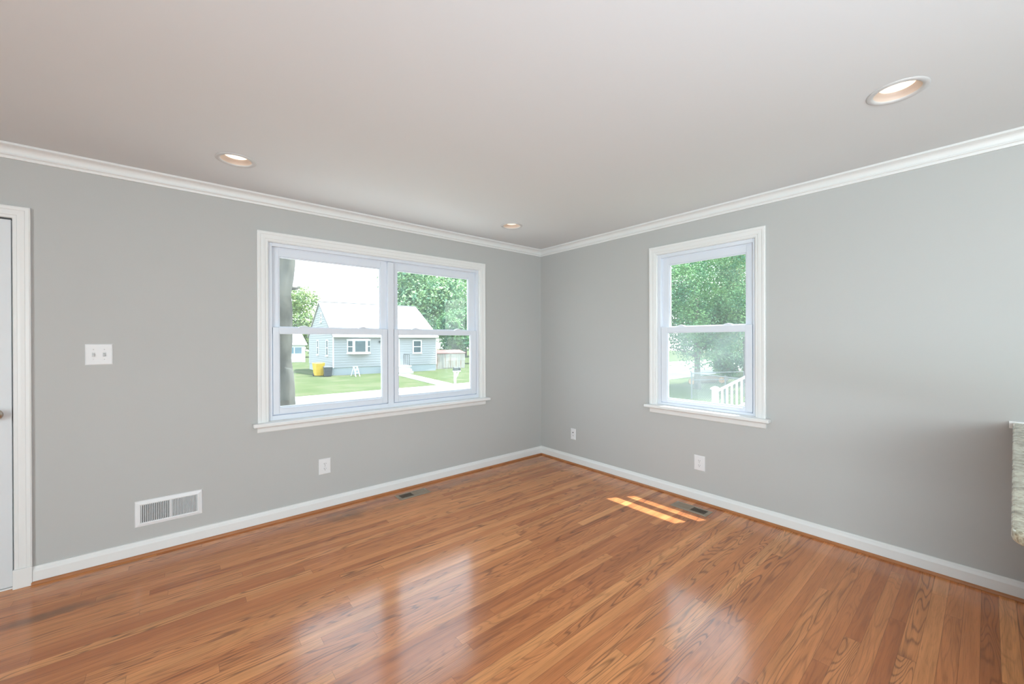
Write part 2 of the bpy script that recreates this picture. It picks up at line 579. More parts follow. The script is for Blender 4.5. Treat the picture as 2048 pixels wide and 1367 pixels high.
def tube(bm, p0, p1, r0, r1=None, n=12, cap=True):
    r1 = r0 if r1 is None else r1
    p0, p1 = Vector(p0), Vector(p1)
    d = (p1 - p0).normalized()
    u = d.orthogonal().normalized()
    w = d.cross(u)
    A = [bm.verts.new(p0 + (u * math.cos(2 * math.pi * i / n) + w * math.sin(2 * math.pi * i / n)) * r0) for i in range(n)]
    B = [bm.verts.new(p1 + (u * math.cos(2 * math.pi * i / n) + w * math.sin(2 * math.pi * i / n)) * r1) for i in range(n)]
    for i in range(n):
        j = (i + 1) % n
        bm.faces.new((A[i], A[j], B[j], B[i]))
    if cap:
        bm.faces.new(A[::-1])
        bm.faces.new(B)

def lathe(bm, prof, origin, axis='Z', n=32, sgn=1):
    """prof: (radius, height) pairs revolved about an axis through origin"""
    o = Vector(origin)
    rings = []
    for r, h in prof:
        if r < 1e-6:
            p = {'Z': Vector((0, 0, h)), 'Y': Vector((0, sgn * h, 0)), 'X': Vector((sgn * h, 0, 0))}[axis]
            rings.append([bm.verts.new(o + p)])
            continue
        ring = []
        for i in range(n):
            a = 2 * math.pi * i / n
            c, s = r * math.cos(a), r * math.sin(a)
            p = {'Z': Vector((c, s, h)), 'Y': Vector((c, sgn * h, s)), 'X': Vector((sgn * h, c, s))}[axis]
            ring.append(bm.verts.new(o + p))
        rings.append(ring)
    for a, b in zip(rings, rings[1:]):
        for i in range(n):
            j = (i + 1) % n
            if len(a) == 1 and len(b) == 1:
                continue
            if len(a) == 1:
                bm.faces.new((a[0], b[j], b[i]))
            elif len(b) == 1:
                bm.faces.new((a[i], a[j], b[0]))
            else:
                bm.faces.new((a[i], a[j], b[j], b[i]))

def NEW():
    return bmesh.new()

# wall-local frames: a runs to the right as seen from inside, z up, d into the room
def TL(a, z, d):        # left wall: plane y = 0, a = x
    return (a, -d, z)

def TR(a, z, d):        # right wall: plane x = 0, a = -y
    return (-d, -a, z)

def wbox(bm, T, a0, a1, z0, z1, d0, d1):
    box(bm, a0, a1, z0, z1, d0, d1, T)

def sweep_u(bm, T, prof, a0, a1, z0, z1):
    """mitred moulding up the left side, over the top and down the right of an opening.
    prof: (t outward from the opening, d into the room) closed ring"""
    rings = []
    for pos in ('bl', 'tl', 'tr', 'br'):
        ring = []
        for t, d in prof:
            a = a0 - t if pos in ('bl', 'tl') else a1 + t
            z = z0 if pos in ('bl', 'br') else z1 + t
            ring.append(bm.verts.new(T(a, z, d)))
        rings.append(ring)
    n = len(prof)
    for r, s in zip(rings, rings[1:]):
        for i in range(n):
            j = (i + 1) % n
            bm.faces.new((r[i], r[j], s[j], s[i]))
    bm.faces.new(rings[0])
    bm.faces.new(rings[-1][::-1])

# ------------------------------------------------------------------ room shell
XB, YB, HC = -7.0, -7.0, 2.44
bm = NEW()
box(bm, XB, 0, YB, 0, -0.05, 0)
tag(obj('floor', bm, 'floor'), 'glossy reddish oak strip floor of the room', 'floor', kind='structure')

LAMPS = [(-3.08, -0.565), (-0.932, -0.566), (-0.936, -3.2)]
bm = NEW()
edges = []
def loop_edges(pts):
    vs = [bm.verts.new(p) for p in pts]
    for i in range(len(vs)):
        edges.append(bm.edges.new((vs[i], vs[(i + 1) % len(vs)])))
loop_edges([(XB, YB, HC), (0, YB, HC), (0, 0, HC), (XB, 0, HC)])
for lx, ly in LAMPS:
    loop_edges([(lx + 0.086 * math.cos(2 * math.pi * i / 32), ly + 0.086 * math.sin(2 * math.pi * i / 32), HC) for i in range(32)])
bmesh.ops.triangle_fill(bm, edges=edges, use_beauty=True)
tag(obj('ceiling', bm, 'ceiling'), 'flat off-white painted ceiling of the room', 'ceiling', kind='structure')
TH = 0.12
bm = NEW()
box(bm, XB - TH, TH, YB - TH, TH, 2.72, 2.86)
tag(obj('roof', bm, 'ext_wall'), 'flat roof deck over the room ceiling', 'roof', kind='structure')

TH = 0.12
# openings in wall-local coordinates (a0, a1, z0, z1)
WL = (-2.848, -0.892, 0.735, 2.118)      # double window
DO = (-4.93, -4.035, 0.0, 2.048)         # door
WR = (1.515, 2.335, 0.735, 2.146)        # single window (a = -y)
bm = NEW()
def wall_cells(bm, T, A0, A1, holes):
    xs = sorted({A0, A1, *[h[0] for h in holes], *[h[1] for h in holes]})
    for x0, x1 in zip(xs, xs[1:]):
        xm = (x0 + x1) / 2
        zs = [-0.05]
        for h in holes:
            if h[0] < xm < h[1]:
                zs += [h[2], h[3]]
        zs += [2.72]
        for z0, z1 in zip(zs[::2], zs[1::2]):
            if z1 > z0 + 1e-4:
                wbox(bm, T, x0, x1, z0, z1, -TH, 0)
wall_cells(bm, TL, XB - TH, TH, [DO, WL])
bmesh.ops.remove_doubles(bm, verts=bm.verts, dist=1e-5)
tag(obj('wall_left', bm, 'wall'), 'greige painted wall with the door and the double window', 'wall', kind='structure')
bm = NEW()
wall_cells(bm, TR, 0.0, -YB + TH, [WR])
bmesh.ops.remove_doubles(bm, verts=bm.verts, dist=1e-5)
tag(obj('wall_right', bm, 'wall'), 'greige painted wall with the single window', 'wall', kind='structure')
def TB(a, z, d):        # wall behind the camera, plane x = XB, a = y
    return (XB + d, a, z)
def TQ(a, z, d):        # wall behind the camera, plane y = YB, a = -x
    return (-a, YB + d, z)
bm = NEW()
wall_cells(bm, TB, YB, 0.0, [(-6.915, -4.385, 0.115, 2.265)])
bmesh.ops.remove_doubles(bm, verts=bm.verts, dist=1e-5)
tag(obj('wall_back', bm, 'wall'), 'greige painted wall behind the camera on the door side', 'wall', kind='structure')
bm = NEW()
wall_cells(bm, TQ, 0.0, -XB + TH, [(1.685, 3.415, 0.535, 2.265)])
bmesh.ops.remove_doubles(bm, verts=bm.verts, dist=1e-5)
tag(obj('wall_rear', bm, 'wall'), 'greige painted wall behind the camera on the kitchen side', 'wall', kind='structure')

# straight mouldings mitred in the corner: profile (offset from wall, z)
def run_left(bm, prof, x0, x1=None):
    prism(bm, [(x0, -o, z) for o, z in prof], [(-o if x1 is None else x1, -o, z) for o, z in prof])
def run_right(bm, prof, y0):
    prism(bm, [(-o, -o, z) for o, z in prof], [(-o, y0, z) for o, z in prof])
cove = [(0.0385 - 0.0245 * math.sin(a), HC - 0.017 - 0.033 * (1 - math.cos(a))) for a in [i * math.pi / 2 / 7 for i in range(8)]]
crown = [(0, HC - 0.0005), (0.050, HC - 0.0005), (0.050, HC - 0.013), (0.041, HC - 0.015)] + cove + \
        [(0.019, HC - 0.052), (0.020, HC - 0.057), (0.017, HC - 0.061), (0.012, HC - 0.063), (0.012, HC - 0.068), (0.009, HC - 0.077), (0, HC - 0.0768)]
bm = NEW(); run_left(bm, crown, XB)
tag(obj('trim_1', bm, 'trim'), 'white crown moulding along the wall with the double window', 'crown moulding', kind='structure')
bm = NEW(); run_right(bm, crown, YB)
tag(obj('trim_2', bm, 'trim'), 'white crown moulding along the wall with the single window', 'crown moulding', kind='structure')
base = [(0, 0), (0.018, 0), (0.019, 0.002), (0.019, 0.070), (0.0175, 0.074), (0.012, 0.083), (0.010, 0.092), (0.007, 0.0965), (0, 0.097)]
bm = NEW(); run_left(bm, base, -3.982)
tag(obj('baseboard_left', bm, 'trim'), 'white baseboard under the double window', 'baseboard', kind='structure')
bm = NEW(); run_right(bm, base, YB)
tag(obj('baseboard_right', bm, 'trim'), 'white baseboard under the single window', 'baseboard', kind='structure')
shoe = [(0.0188, 0), (0.0315, 0), (0.0315, 0.004), (0.030, 0.010), (0.027, 0.0145), (0.022, 0.0168), (0.0188, 0.017)]
bm = NEW(); run_left(bm, shoe, -3.982)
tag(obj('trim_3', bm, 'shoe'), 'stained wood shoe moulding along the double window wall', 'shoe moulding', kind='structure')
bm = NEW(); run_right(bm, shoe, YB)
tag(obj('trim_4', bm, 'shoe'), 'stained wood shoe moulding along the single window wall', 'shoe moulding', kind='structure')

# ------------------------------------------------------------------ windows
CAS = [(0, 0), (0, 0.010), (0.004, 0.013), (0.016, 0.013), (0.019, 0.016), (0.030, 0.017), (0.046, 0.017), (0.050, 0.020), (0.064, 0.021), (0.070, 0.018), (0.070, 0)]

def rect_frame(bm, T, a0, a1, z0, z1, wl, wr, wb, wt, d0, d1):
    """four mitre-free members round an opening"""
    wbox(bm, T, a0, a0 + wl, z0, z1, d0, d1)
    wbox(bm, T, a1 - wr, a1, z0, z1, d0, d1)
    wbox(bm, T, a0 + wl, a1 - wr, z0, z0 + wb, d0, d1)
    wbox(bm, T, a0 + wl, a1 - wr, z1 - wt, z1, d0, d1)

def make_window(name, label, T, cas, units, zs, stool, apron, glass_top, glass_low, screen=None):
    """cas = casing inner (a0,a1,ztop); units = [(frame a0, a1)]; zs = (frame bottom, sash bottom, low glass, rail bottom, rail top, top glass, frame top)"""
    root = empty(name)
    tag(root, label, 'window', kind='structure')
    a0, a1, zt = cas
    zf, zsb, zg0, zr0, zr1, zg1, ztop = zs
    bm = NEW()
    sweep_u(bm, T, CAS, a0, a1, stool[2] - 0.004, zt)
    obj('casing', bm, 'trim', root)
    bm = NEW()                                            # painted jamb returns
    rect_frame(bm, T, a0 - 0.012, a1 + 0.012, zf - 0.02, zt + 0.012, 0.015, 0.015, 0.02, 0.015, -TH - 0.004, 0.004)
    obj('jamb', bm, 'trim', root)
    fa0, fa1 = a0 + 0.003, a1 - 0.003
    bm = NEW()
    # vinyl master frame with a stepped track
    L0, L1 = units[0][0], units[-1][1]
    rect_frame(bm, T, fa0, fa1, zf, zt - 0.003, L0 - fa0 - 0.006, fa1 - L1 - 0.006, zsb - zf - 0.01, zt - 0.003 - ztop - 0.008, -0.10, -0.012)
    rect_frame(bm, T, fa0 + 0.001, fa1 - 0.001, zf, zt - 0.004, L0 - fa0 - 0.001, fa1 - L1 - 0.001, zsb - zf, zt - 0.004 - ztop, -0.099, -0.043)
    obj('frame', bm, 'vinyl', root, bevel=0.002)
    if len(units) == 2:
        bm = NEW()
        m0, m1 = units[0][1], units[1][0]
        wbox(bm, T, m0 - 0.002, m1 + 0.002, zf, ztop, -0.10, -0.043)
        wbox(bm, T, m0 + 0.006, m1 - 0.006, zf + 0.01, ztop, -0.05, -0.010)
        obj('mullion', bm, 'vinyl', root, bevel=0.003)
    for u0, u1, g0, g1 in units:
        bm = NEW()
        ga, gb = g0 + 0.004, g1 - 0.004
        rect_frame(bm, T, u0 - 0.001, u1 + 0.001, zr0, ztop + 0.002, ga - u0, u1 - gb, zr1 - zr0, ztop - zg1, -0.076, -0.045)
        rect_frame(bm, T, ga - 0.002, gb + 0.002, zr1 - 0.002, zg1 + 0.002, 0.010, 0.010, 0.010, 0.010, -0.070, -0.052)
        up_s = obj('upper_sash', bm, 'vinyl', root, bevel=0.002)
        bm = NEW()
        wbox(bm, T, ga + 0.002, gb - 0.002, zr1, zg1, -0.0625, -0.0585)
        obj('glass_pane', bm, glass_top, up_s)
        bm = NEW()
        rect_frame(bm, T, u0 - 0.001, u1 + 0.001, zsb - 0.002, zr1, g0 - u0 + 0.001, u1 - g1 + 0.001, zg0 - zsb, zr1 - zr0, -0.041, -0.010)
        rect_frame(bm, T, g0 - 0.002, g1 + 0.002, zg0 - 0.002, zr0 + 0.002, 0.008, 0.008, 0.008, 0.008, -0.036, -0.016)
        wbox(bm, T, g0 + 0.02, g1 - 0.02, zg0 - 0.013, zg0 - 0.007, -0.012, -0.002)   # lift rail
        lo_s = obj('lower_sash', bm, 'vinyl', root, bevel=0.002)
        bm = NEW()
        wbox(bm, T, g0 + 0.002, g1 - 0.002, zg0, zr0, -0.028, -0.024)
        obj('glass_pane', bm, glass_low, lo_s)
        w = u1 - u0
        for fr in (0.24, 0.76):
            bm = NEW()
            c = u0 + w * fr
            ring0, ring1 = [], []
            for t, h in ((-0.038, 0), (0.038, 0), (0.034, 0.008), (0.014, 0.015), (0, 0.018), (-0.014, 0.015), (-0.034, 0.008)):
                ring0.append(T(c + t, zr1 + h, -0.046))
                ring1.append(T(c + t, zr1 + h, -0.016))
            prism(bm, ring0, ring1)
            obj('sash_lock', bm, 'vinyl', lo_s, bevel=0.002)
    if screen:
        u0, u1, g0, g1 = units[0]
        bm = NEW()
        wbox(bm, T, u0 + 0.01, u1 - 0.01, zsb + 0.004, zr0 + 0.02, -0.0935, -0.0925)
        sc = obj('insect_screen', bm, 'screen', root)
        tag(sc, 'fine grey insect screen')
    # stool and apron
    s0, s1, sz = stool
    bm = NEW()
    wbox(bm, T, s0, s1, sz - 0.027, sz, 0.0005, 0.064)
    wbox(bm, T, a0 - 0.010, a1 + 0.010, sz - 0.027, sz, -0.10, 0.0005)
    obj('stool', bm, 'trim', root, bevel=0.006, seg=3)
    p0, p1, pz = apron
    bm = NEW()
    prism(bm, [T(p0, z, d) for d, z in ((0.0005, pz), (0.010, pz), (0.013, pz + 0.006), (0.014, sz - 0.040), (0.020, sz - 0.034), (0.020, sz - 0.0275), (0.0005, sz - 0.0275))],
          [T(p1, z, d) for d, z in ((0.0005, pz), (0.010, pz), (0.013, pz + 0.006), (0.014, sz - 0.040), (0.020, sz - 0.034), (0.020, sz - 0.0275), (0.0005, sz - 0.0275))])
    obj('apron', bm, 'trim', root)
    return root

make_window('window_1', 'white vinyl twin double-hung window looking onto the pale blue house', TL, (-2.833, -0.906, 2.105),
            [(-2.799, -1.907, -2.759, -1.953), (-1.841, -0.942, -1.803, -1.005)],
            (0.760, 0.806, 0.856, 1.420, 1.464, 2.009, 2.068), (-2.934, -0.805, 0.757), (-2.905, -0.835, 0.684), 'glass', 'glass')
make_window('window_2', 'white vinyl single double-hung window looking onto leafy trees', TR, (1.515, 2.325, 2.134),
            [(1.550, 2.296, 1.605, 2.249)],
            (0.776, 0.806, 0.836, 1.427, 1.475, 2.037, 2.094), (1.414, 2.428, 0.773), (1.447, 2.396, 0.697), 'glass_r', 'glass_r', screen=True)

for nm, T_, c_, hw, zs_, lb in (('fill_window_back', TB, -5.65, 1.25, 0.14, 'wide unseen window added behind the camera for fill light, opposite the single window'), ('fill_window_rear', TQ, 2.55, 0.85, 0.56, 'unseen window added behind the camera for fill light, opposite the double window')):  # unseen windows added so the fill lamps can light the room
    make_window(nm, lb, T_, (c_ - hw, c_ + hw, 2.25), [(c_ - hw + .03, c_ + hw - .03, c_ - hw + .08, c_ + hw - .08)],
                (zs_, zs_ + .04, zs_ + .09, 1.385, 1.43, 2.16, 2.21), (c_ - hw - .1, c_ + hw + .1, zs_), (c_ - hw - .07, c_ + hw + .07, zs_ - .08), 'glass', 'glass')

# ------------------------------------------------------------------ door
root = empty('door_1', (-4.45, 0, 0))
tag(root, 'white painted flush door with a round metal knob', 'door', kind='structure')
root.location = (0, 0, 0)
bm = NEW()
sweep_u(bm, TL, [(t * 0.066 / 0.070, d) for t, d in CAS], -4.915, -4.046, 0.106, 2.038)
obj('casing', bm, 'trim', root)
for a in (-4.985, -4.049):
    bm = NEW()
    wbox(bm, TL, a, a + 0.070, 0, 0.106, 0.0005, 0.025)
    obj('plinth_block', bm, 'trim', root, bevel=0.002)
bm = NEW()
rect_frame(bm, TL, -4.93, -4.035, -0.002, 2.048, 0.012, 0.008, 0.002, 0.008, -TH, 0.001)
obj('jamb', bm, 'trim', root)
bm = NEW()
wbox(bm, TL, -4.915, -4.053, 0.010, 2.030, -0.042, -0.004)
obj('door_slab', bm, 'door', root, bevel=0.002)
bm = NEW()
wbox(bm, TL, -4.93, -4.035, 0.0, 0.008, -TH, 0.002)
obj('threshold', bm, 'trim', root)
bm = NEW()
wbox(bm, TL, -4.920, -4.0435, 0.012, 2.0395, -0.060, -0.043)
obj('gap_shade_sheet', bm, 'slot', root)  # dark sheet behind the slab, stands in for shade in the door gaps
bm = NEW()
kc = TL(-4.113, 0.962, -0.004)
lathe(bm, [(0.0, 0.0), (0.031, 0.0), (0.031, 0.004), (0.026, 0.009), (0.012, 0.011), (0.0115, 0.030), (0.019, 0.036), (0.0265, 0.046), (0.0285, 0.055), (0.026, 0.063), (0.018, 0.068), (0.0, 0.069)], kc, 'Y', 32, -1)
obj('door_knob', bm, 'nickel', root, smooth=True)
bm = NEW()
wbox(bm, TL, -4.0475, -4.0415, 0.925, 0.995, -0.020, 0.0025)
obj('strike_plate', bm, 'brass', root)

# ------------------------------------------------------------------ recessed lights
LAB = ['recessed ceiling light above the left end of the double window',
       'smallest-looking recessed ceiling light, nearest the room corner',
       'largest-looking recessed ceiling light, at the upper right of the photo']
proto = None
for i, (lx, ly) in enumerate(LAMPS):
    root = empty('recessed_light', (lx, ly, HC))
    tag(root, LAB[i], 'ceiling light', 'recessed ceiling lights')
    if proto is None:
        bm = NEW()
        lathe(bm, [(0.079, 0.002), (0.0795, -0.003), (0.088, -0.006), (0.098, -0.005), (0.103, -0.002), (0.103, -0.0003), (0.084, -0.0003), (0.0835, 0.002), (0.079, 0.002)], (0, 0, 0), n=48)
        p1 = obj('trim_ring', bm, 'ring', root, smooth=True)
        bm = NEW()
        lathe(bm, [(0.0795, 0.0), (0.0785, 0.006), (0.070, 0.018), (0.061, 0.026), (0.060, 0.030), (0.083, 0.050), (0.083, 0.0025), (0.0795, 0.0)], (0, 0, 0), n=48)
        p2 = obj('baffle', bm, 'baffle', root, smooth=True)
        bm = NEW()
        lathe(bm, [(0.0, 0.021), (0.040, 0.0235), (0.0595, 0.0275), (0.0595, 0.030), (0.0, 0.030)], (0, 0, 0), n=48)
        p3 = obj('lens', bm, 'lens', root, smooth=True)
        proto = (p1, p2, p3)
    else:
        for p in proto:
            q = p.copy()
            C.objects.link(q)
            q.parent = root

# ------------------------------------------------------------------ wall plates
def plate(bm, T, a0, a1, z0, z1, d=0.006, ch=0.005):
    prism(bm, [T(a0, z0, 0.0003), T(a1, z0, 0.0003), T(a1, z1, 0.0003), T(a0, z1, 0.0003)],
          [T(a0, z0, d * 0.45), T(a1, z0, d * 0.45), T(a1, z1, d * 0.45), T(a0, z1, d * 0.45)])
    prism(bm, [T(a0, z0, d * 0.45), T(a1, z0, d * 0.45), T(a1, z1, d * 0.45), T(a0, z1, d * 0.45)],
          [T(a0 + ch, z0 + ch, d), T(a1 - ch, z0 + ch, d), T(a1 - ch, z1 - ch, d), T(a0 + ch, z1 - ch, d)])

# light switch (two toggles)
root = empty('light_switch', TL(-3.7155, 1.281, 0))
tag(root, 'white double toggle light switch plate beside the door casing', 'light switch')
Tl = lambda a, z, d: (a, -d, z)
bm = NEW()
plate(bm, Tl, -0.0585, 0.0585, -0.0625, 0.0625)
obj('cover_plate', bm, 'plate', root)
for sx in (-0.023, 0.023):
    bm = NEW()
    rect_frame(bm, Tl, sx - 0.0065, sx + 0.0065, -0.0135, 0.0135, 0.0012, 0.0012, 0.0012, 0.0012, 0.0055, 0.0072)
    obj('toggle_frame', bm, 'greyplate', root)
    bm = NEW()
    prism(bm, [Tl(sx - 0.005, -0.006, 0.006), Tl(sx + 0.005, -0.006, 0.006), Tl(sx + 0.005, 0.009, 0.006), Tl(sx - 0.005, 0.009, 0.006)],
          [Tl(sx - 0.004, -0.012, 0.017), Tl(sx + 0.004, -0.012, 0.017), Tl(sx + 0.004, -0.005, 0.018), Tl(sx - 0.004, -0.005, 0.018)])
    obj('toggle', bm, 'greyplate', root)
    for sz in (-0.030, 0.030):
        bm = NEW()
        tube(bm, Tl(sx, sz, 0.0058), Tl(sx, sz, 0.0072), 0.0033, 0.0028, 14)
        obj('screw', bm, 'screw', root)

def outlet(T0, T, label):
    root = empty('wall_outlet', T0)
    tag(root, label, 'outlet', 'duplex wall outlets')
    bm = NEW()
    plate(bm, T, -0.0455, 0.0455, -0.0625, 0.0625)
    obj('cover_plate', bm, 'plate', root)
    for zc in (0.0195, -0.0195):
        bm = NEW()
        pts = []
        for k in range(24):
            t = 2 * math.pi * k / 24
            pts.append((0.0172 * math.cos(t), max(-0.0142, min(0.0142, 0.0172 * math.sin(t)))))
        prism(bm, [T(a, zc + z, 0.005) for a, z in pts], [T(a * 0.96, zc + z * 0.96, 0.0078) for a, z in pts])
        s = obj('socket', bm, 'plate', root)
        for sa, h in ((-0.0063, 0.0045), (0.0063, 0.0036)):
            bm = NEW()
            wbox(bm, T, sa - 0.0012, sa + 0.0012, zc + 0.003 - h, zc + 0.003 + h, 0.006, 0.0082)
            obj('slot', bm, 'slot', s)
        bm = NEW()
        tube(bm, T(0, zc - 0.0085, 0.006), T(0, zc - 0.0085, 0.0082), 0.0026, n=12)
        obj('ground_hole', bm, 'slot', s)
    bm = NEW()
    tube(bm, T(0, 0, 0.0055), T(0, 0, 0.0075), 0.0032, 0.0026, 14)
    obj('screw', bm, 'screw', root)
Tr = lambda a, z, d: (-d, -a, z)
outlet(TL(-2.4405, 0.3465, 0), Tl, 'white duplex outlet under the double window')
outlet(TR(1.900, 0.327, 0), Tr, 'white duplex outlet under the single window')

root = empty('cable_plate', TR(0.508, 0.326, 0))
tag(root, 'narrow white cable jack plate near the room corner', 'wall plate')
bm = NEW()
plate(bm, Tr, -0.035, 0.035, -0.060, 0.060)
obj('cover_plate', bm, 'plate', root)
bm = NEW()
tube(bm, Tr(0, 0.018, 0.0055), Tr(0, 0.018, 0.013), 0.0055, 0.0048, 14)
obj('coax_jack', bm, 'slot', root)
bm = NEW()
wbox(bm, Tr, -0.006, 0.006, -0.022, -0.010, 0.0055, 0.0075)
obj('phone_jack', bm, 'screw', root)
for sz in (0.048, -0.048):
    bm = NEW()
    tube(bm, Tr(0, sz, 0.0055), Tr(0, sz, 0.0072), 0.003, 0.0025, 12)
    obj('screw', bm, 'screw', root)

# return air grille
root = empty('air_grille', TL(-3.394, 0.267, 0))
tag(root, 'white wall air return grille with upright fins above the baseboard', 'vent')
bm = NEW()
GW, GH = 0.169, 0.0825
iw, ih0, ih1 = 0.141, -0.0575, 0.0535
def gframe(bm, d):
    o0 = [Tl(-GW, -GH, 0.0004), Tl(GW, -GH, 0.0004), Tl(GW, GH, 0.0004), Tl(-GW, GH, 0.0004)]
    o1 = [Tl(-GW + .003, -GH + .003, 0.005), Tl(GW - .003, -GH + .003, 0.005), Tl(GW - .003, GH - .003, 0.005), Tl(-GW + .003, GH - .003, 0.005)]
    o2 = [Tl(-iw - .006, ih0 - .006, 0.0085), Tl(iw + .006, ih0 - .006, 0.0085), Tl(iw + .006, ih1 + .006, 0.0085), Tl(-iw - .006, ih1 + .006, 0.0085)]
    o3 = [Tl(-iw, ih0, 0.006), Tl(iw, ih0, 0.006), Tl(iw, ih1, 0.006), Tl(-iw, ih1, 0.006)]
    o4 = [Tl(-iw, ih0, 0.0004), Tl(iw, ih0, 0.0004), Tl(iw, ih1, 0.0004), Tl(-iw, ih1, 0.0004)]
    rs = [[bm.verts.new(p) for p in o] for o in (o0, o1, o2, o3, o4)]
    for a, b in zip(rs, rs[1:]):
        for i in range(4):
            j = (i + 1) % 4
            bm.faces.new((a[i], a[j], b[j], b[i]))
gframe(bm, 0)
obj('grille_frame', bm, 'plate', root)
bm = NEW()
wbox(bm, Tl, -iw, iw, ih0, ih1, 0.0005, 0.0012)
obj('duct_backing', bm, 'slot', root)
bm = NEW()
wbox(bm, Tl, 0.000, 0.009, ih0, ih1, 0.001, 0.0082)
obj('centre_bar', bm, 'plate', root)
bm = NEW()
for g0, g1, n in ((-iw, 0.0, 16), (0.009, iw, 17)):
    st = (g1 - g0) / n
    for k in range(n):
        c = g0 + st * (k + 0.5)
        prism(bm, [Tl(c - 0.0030, ih0, 0.0015), Tl(c - 0.0014, ih0, 0.0015), Tl(c + 0.0026, ih0, 0.0075), Tl(c + 0.0008, ih0, 0.0075)],
              [Tl(c - 0.0030, ih1, 0.0015), Tl(c - 0.0014, ih1, 0.0015), Tl(c + 0.0026, ih1, 0.0075), Tl(c + 0.0008, ih1, 0.0075)])
obj('fins', bm, 'plate', root)

# floor registers
def register(cx, cy, rz, label):
    root = empty('floor_register', (cx, cy, 0), rz)
    tag(root, label, 'vent', 'floor registers')
    hx, hy, h = 0.146, 0.066, 0.006
    ix, iy = 0.122, 0.040
    bm = NEW()
    rs = []
    for x, y, z in ((hx, hy, 0.0003), (hx, hy, 0.002), (hx - 0.008, hy - 0.008, h), (ix, iy, h), (ix, iy, 0.0003)):
        rs.append([bm.verts.new(p) for p in ((-x, -y, z), (x, -y, z), (x, y, z), (-x, y, z))])
    for a, b in zip(rs, rs[1:]):
        for i in range(4):
            j = (i + 1) % 4
            bm.faces.new((a[i], a[j], b[j], b[i]))
    box(bm, -0.006, 0.006, -iy, iy, 0.0005, h - 0.0005)
    obj('frame', bm, 'bronze', root)
    bm = NEW()
    box(bm, -ix, ix, -iy, iy, 0.0002, 0.0008)
    obj('duct_opening', bm, 'regdark', root)
    for s in (-1, 1):                                     # fins leaning opposite ways in the two halves
        bm = NEW()
        x0, x1 = (-ix, -0.006) if s < 0 else (0.006, ix)
        n = 13
        for k in range(n):
            c = x0 + (x1 - x0) * (k + 0.5) / n
            lean = 0.0035 * s
            prism(bm, [(c - lean - 0.0008, -iy, 0.001), (c - lean + 0.0008, -iy, 0.001), (c + lean + 0.0008, -iy, h - 0.0008), (c + lean - 0.0008, -iy, h - 0.0008)],
                  [(c - lean - 0.0008, iy, 0.001), (c - lean + 0.0008, iy, 0.001), (c + lean + 0.0008, iy, h - 0.0008), (c + lean - 0.0008, iy, h - 0.0008)])
        obj('louvres', bm, 'bronze', root)
register(-1.754, -0.174, 0.0, 'bronze floor register under the double window')
register(-0.188, -1.916, R(90), 'bronze floor register under the single window beside the sunlit strips')

# ------------------------------------------------------------------ kitchen peninsula at the right edge
bm = NEW()
pts = []
x0, x1, y0, y1, r = -1.93, -0.001, -4.35, -3.489, 0.06
for cx, cy, a0 in ((x1 - 0.0, -3.538, None), (x0 + r, y1 - r, 90), (x0 + r, y0 + r, 180), (x1, y0, None)):
    if a0 is None:
        pts.append((cx, cy))
    else:
        for k in range(9):
            a = R(a0 + k * 90 / 8)
            pts.append((cx + r * math.cos(a), cy + r * math.sin(a)))
prism(bm, [(x, y, 0.888) for x, y in pts], [(x, y, 0.920) for x, y in pts])
o = obj('countertop', bm, 'granite', None, bevel=0.009, seg=4)
tag(o, 'speckled beige granite countertop with rounded corner against the right wall', 'countertop')
bm = NEW()
box(bm, -0.012, -0.0005, -4.34, -3.526, 0.889, 0.9255)
o2 = obj('caulk_strip', bm, 'caulk', o)
root = empty('peninsula_cabinet', (-0.9, -4.07, 0))
tag(root, 'white kitchen base cabinet under the granite countertop', 'cabinet')
bm = NEW()
box(bm, -0.95, 0.88, -0.26, 0.22, 0.10, 0.887)
obj('body', bm, 'cabinet', root)
bm = NEW()
box(bm, -0.90, 0.88, -0.20, 0.18, 0.0, 0.10)
obj('toe_kick', bm, 'charcoal', root)
for k in range(3):
    bm = NEW()
    box(bm, -0.93 + k * 0.605, -0.93 + k * 0.605 + 0.59, -0.28, -0.2602, 0.13, 0.87)
    d = obj('door', bm, 'cabinet', root, bevel=0.003)
    bm = NEW()
    tube(bm, (-0.88 + k * 0.605, -0.281, 0.72), (-0.88 + k * 0.605, -0.302, 0.72), 0.012, 0.015, 14)
    obj('knob', bm, 'nickel', d)

# ================================================================== outdoors
G = -1.05
def slab(name, m, x0, x1, y0, y1, z0, z1, label, cat):
    bm = NEW()
    box(bm, x0, x1, y0, y1, z0, z1)
    return tag(obj(name, bm, m), label, cat, kind='structure')
slab('lawn', 'grass', -70, 90, -40, 110, G - 0.3, G, 'sunlit green lawns round the street', 'lawn')
slab('street', 'asphalt', -70, 90, 9.2, 14.0, G, G + 0.012, 'pale sunlit street in front of the houses', 'street')
slab('sidewalk', 'concrete', -70, 90, 14.0, 15.55, G, G + 0.06, 'pale concrete sidewalk along the far side of the street', 'sidewalk')
slab('bounce_slab', 'concrete', -9, 3, 0.3, 4.2, G, G + 0.02, 'unseen pale slab added below the double window to bounce neutral light', 'light bounce slab')  # out of view, added to bounce neutral light up through the window
slab('driveway', 'concrete', 34, 60, 15.55, 19.5, G, G + 0.02, 'pale driveway beyond the street, seen under the yard tree', 'driveway')
bm = NEW()
prism(bm, [(8.75, 24.0, G), (9.75, 24.0, G), (8.50, 15.55, G), (7.55, 15.55, G)], [(8.75, 24.0, G + 0.03), (9.75, 24.0, G + 0.03), (8.50, 15.55, G + 0.03), (7.55, 15.55, G + 0.03)])
tag(obj('front_path', bm, 'concrete'), 'pale front path from the blue house steps to the sidewalk', 'path', kind='structure')

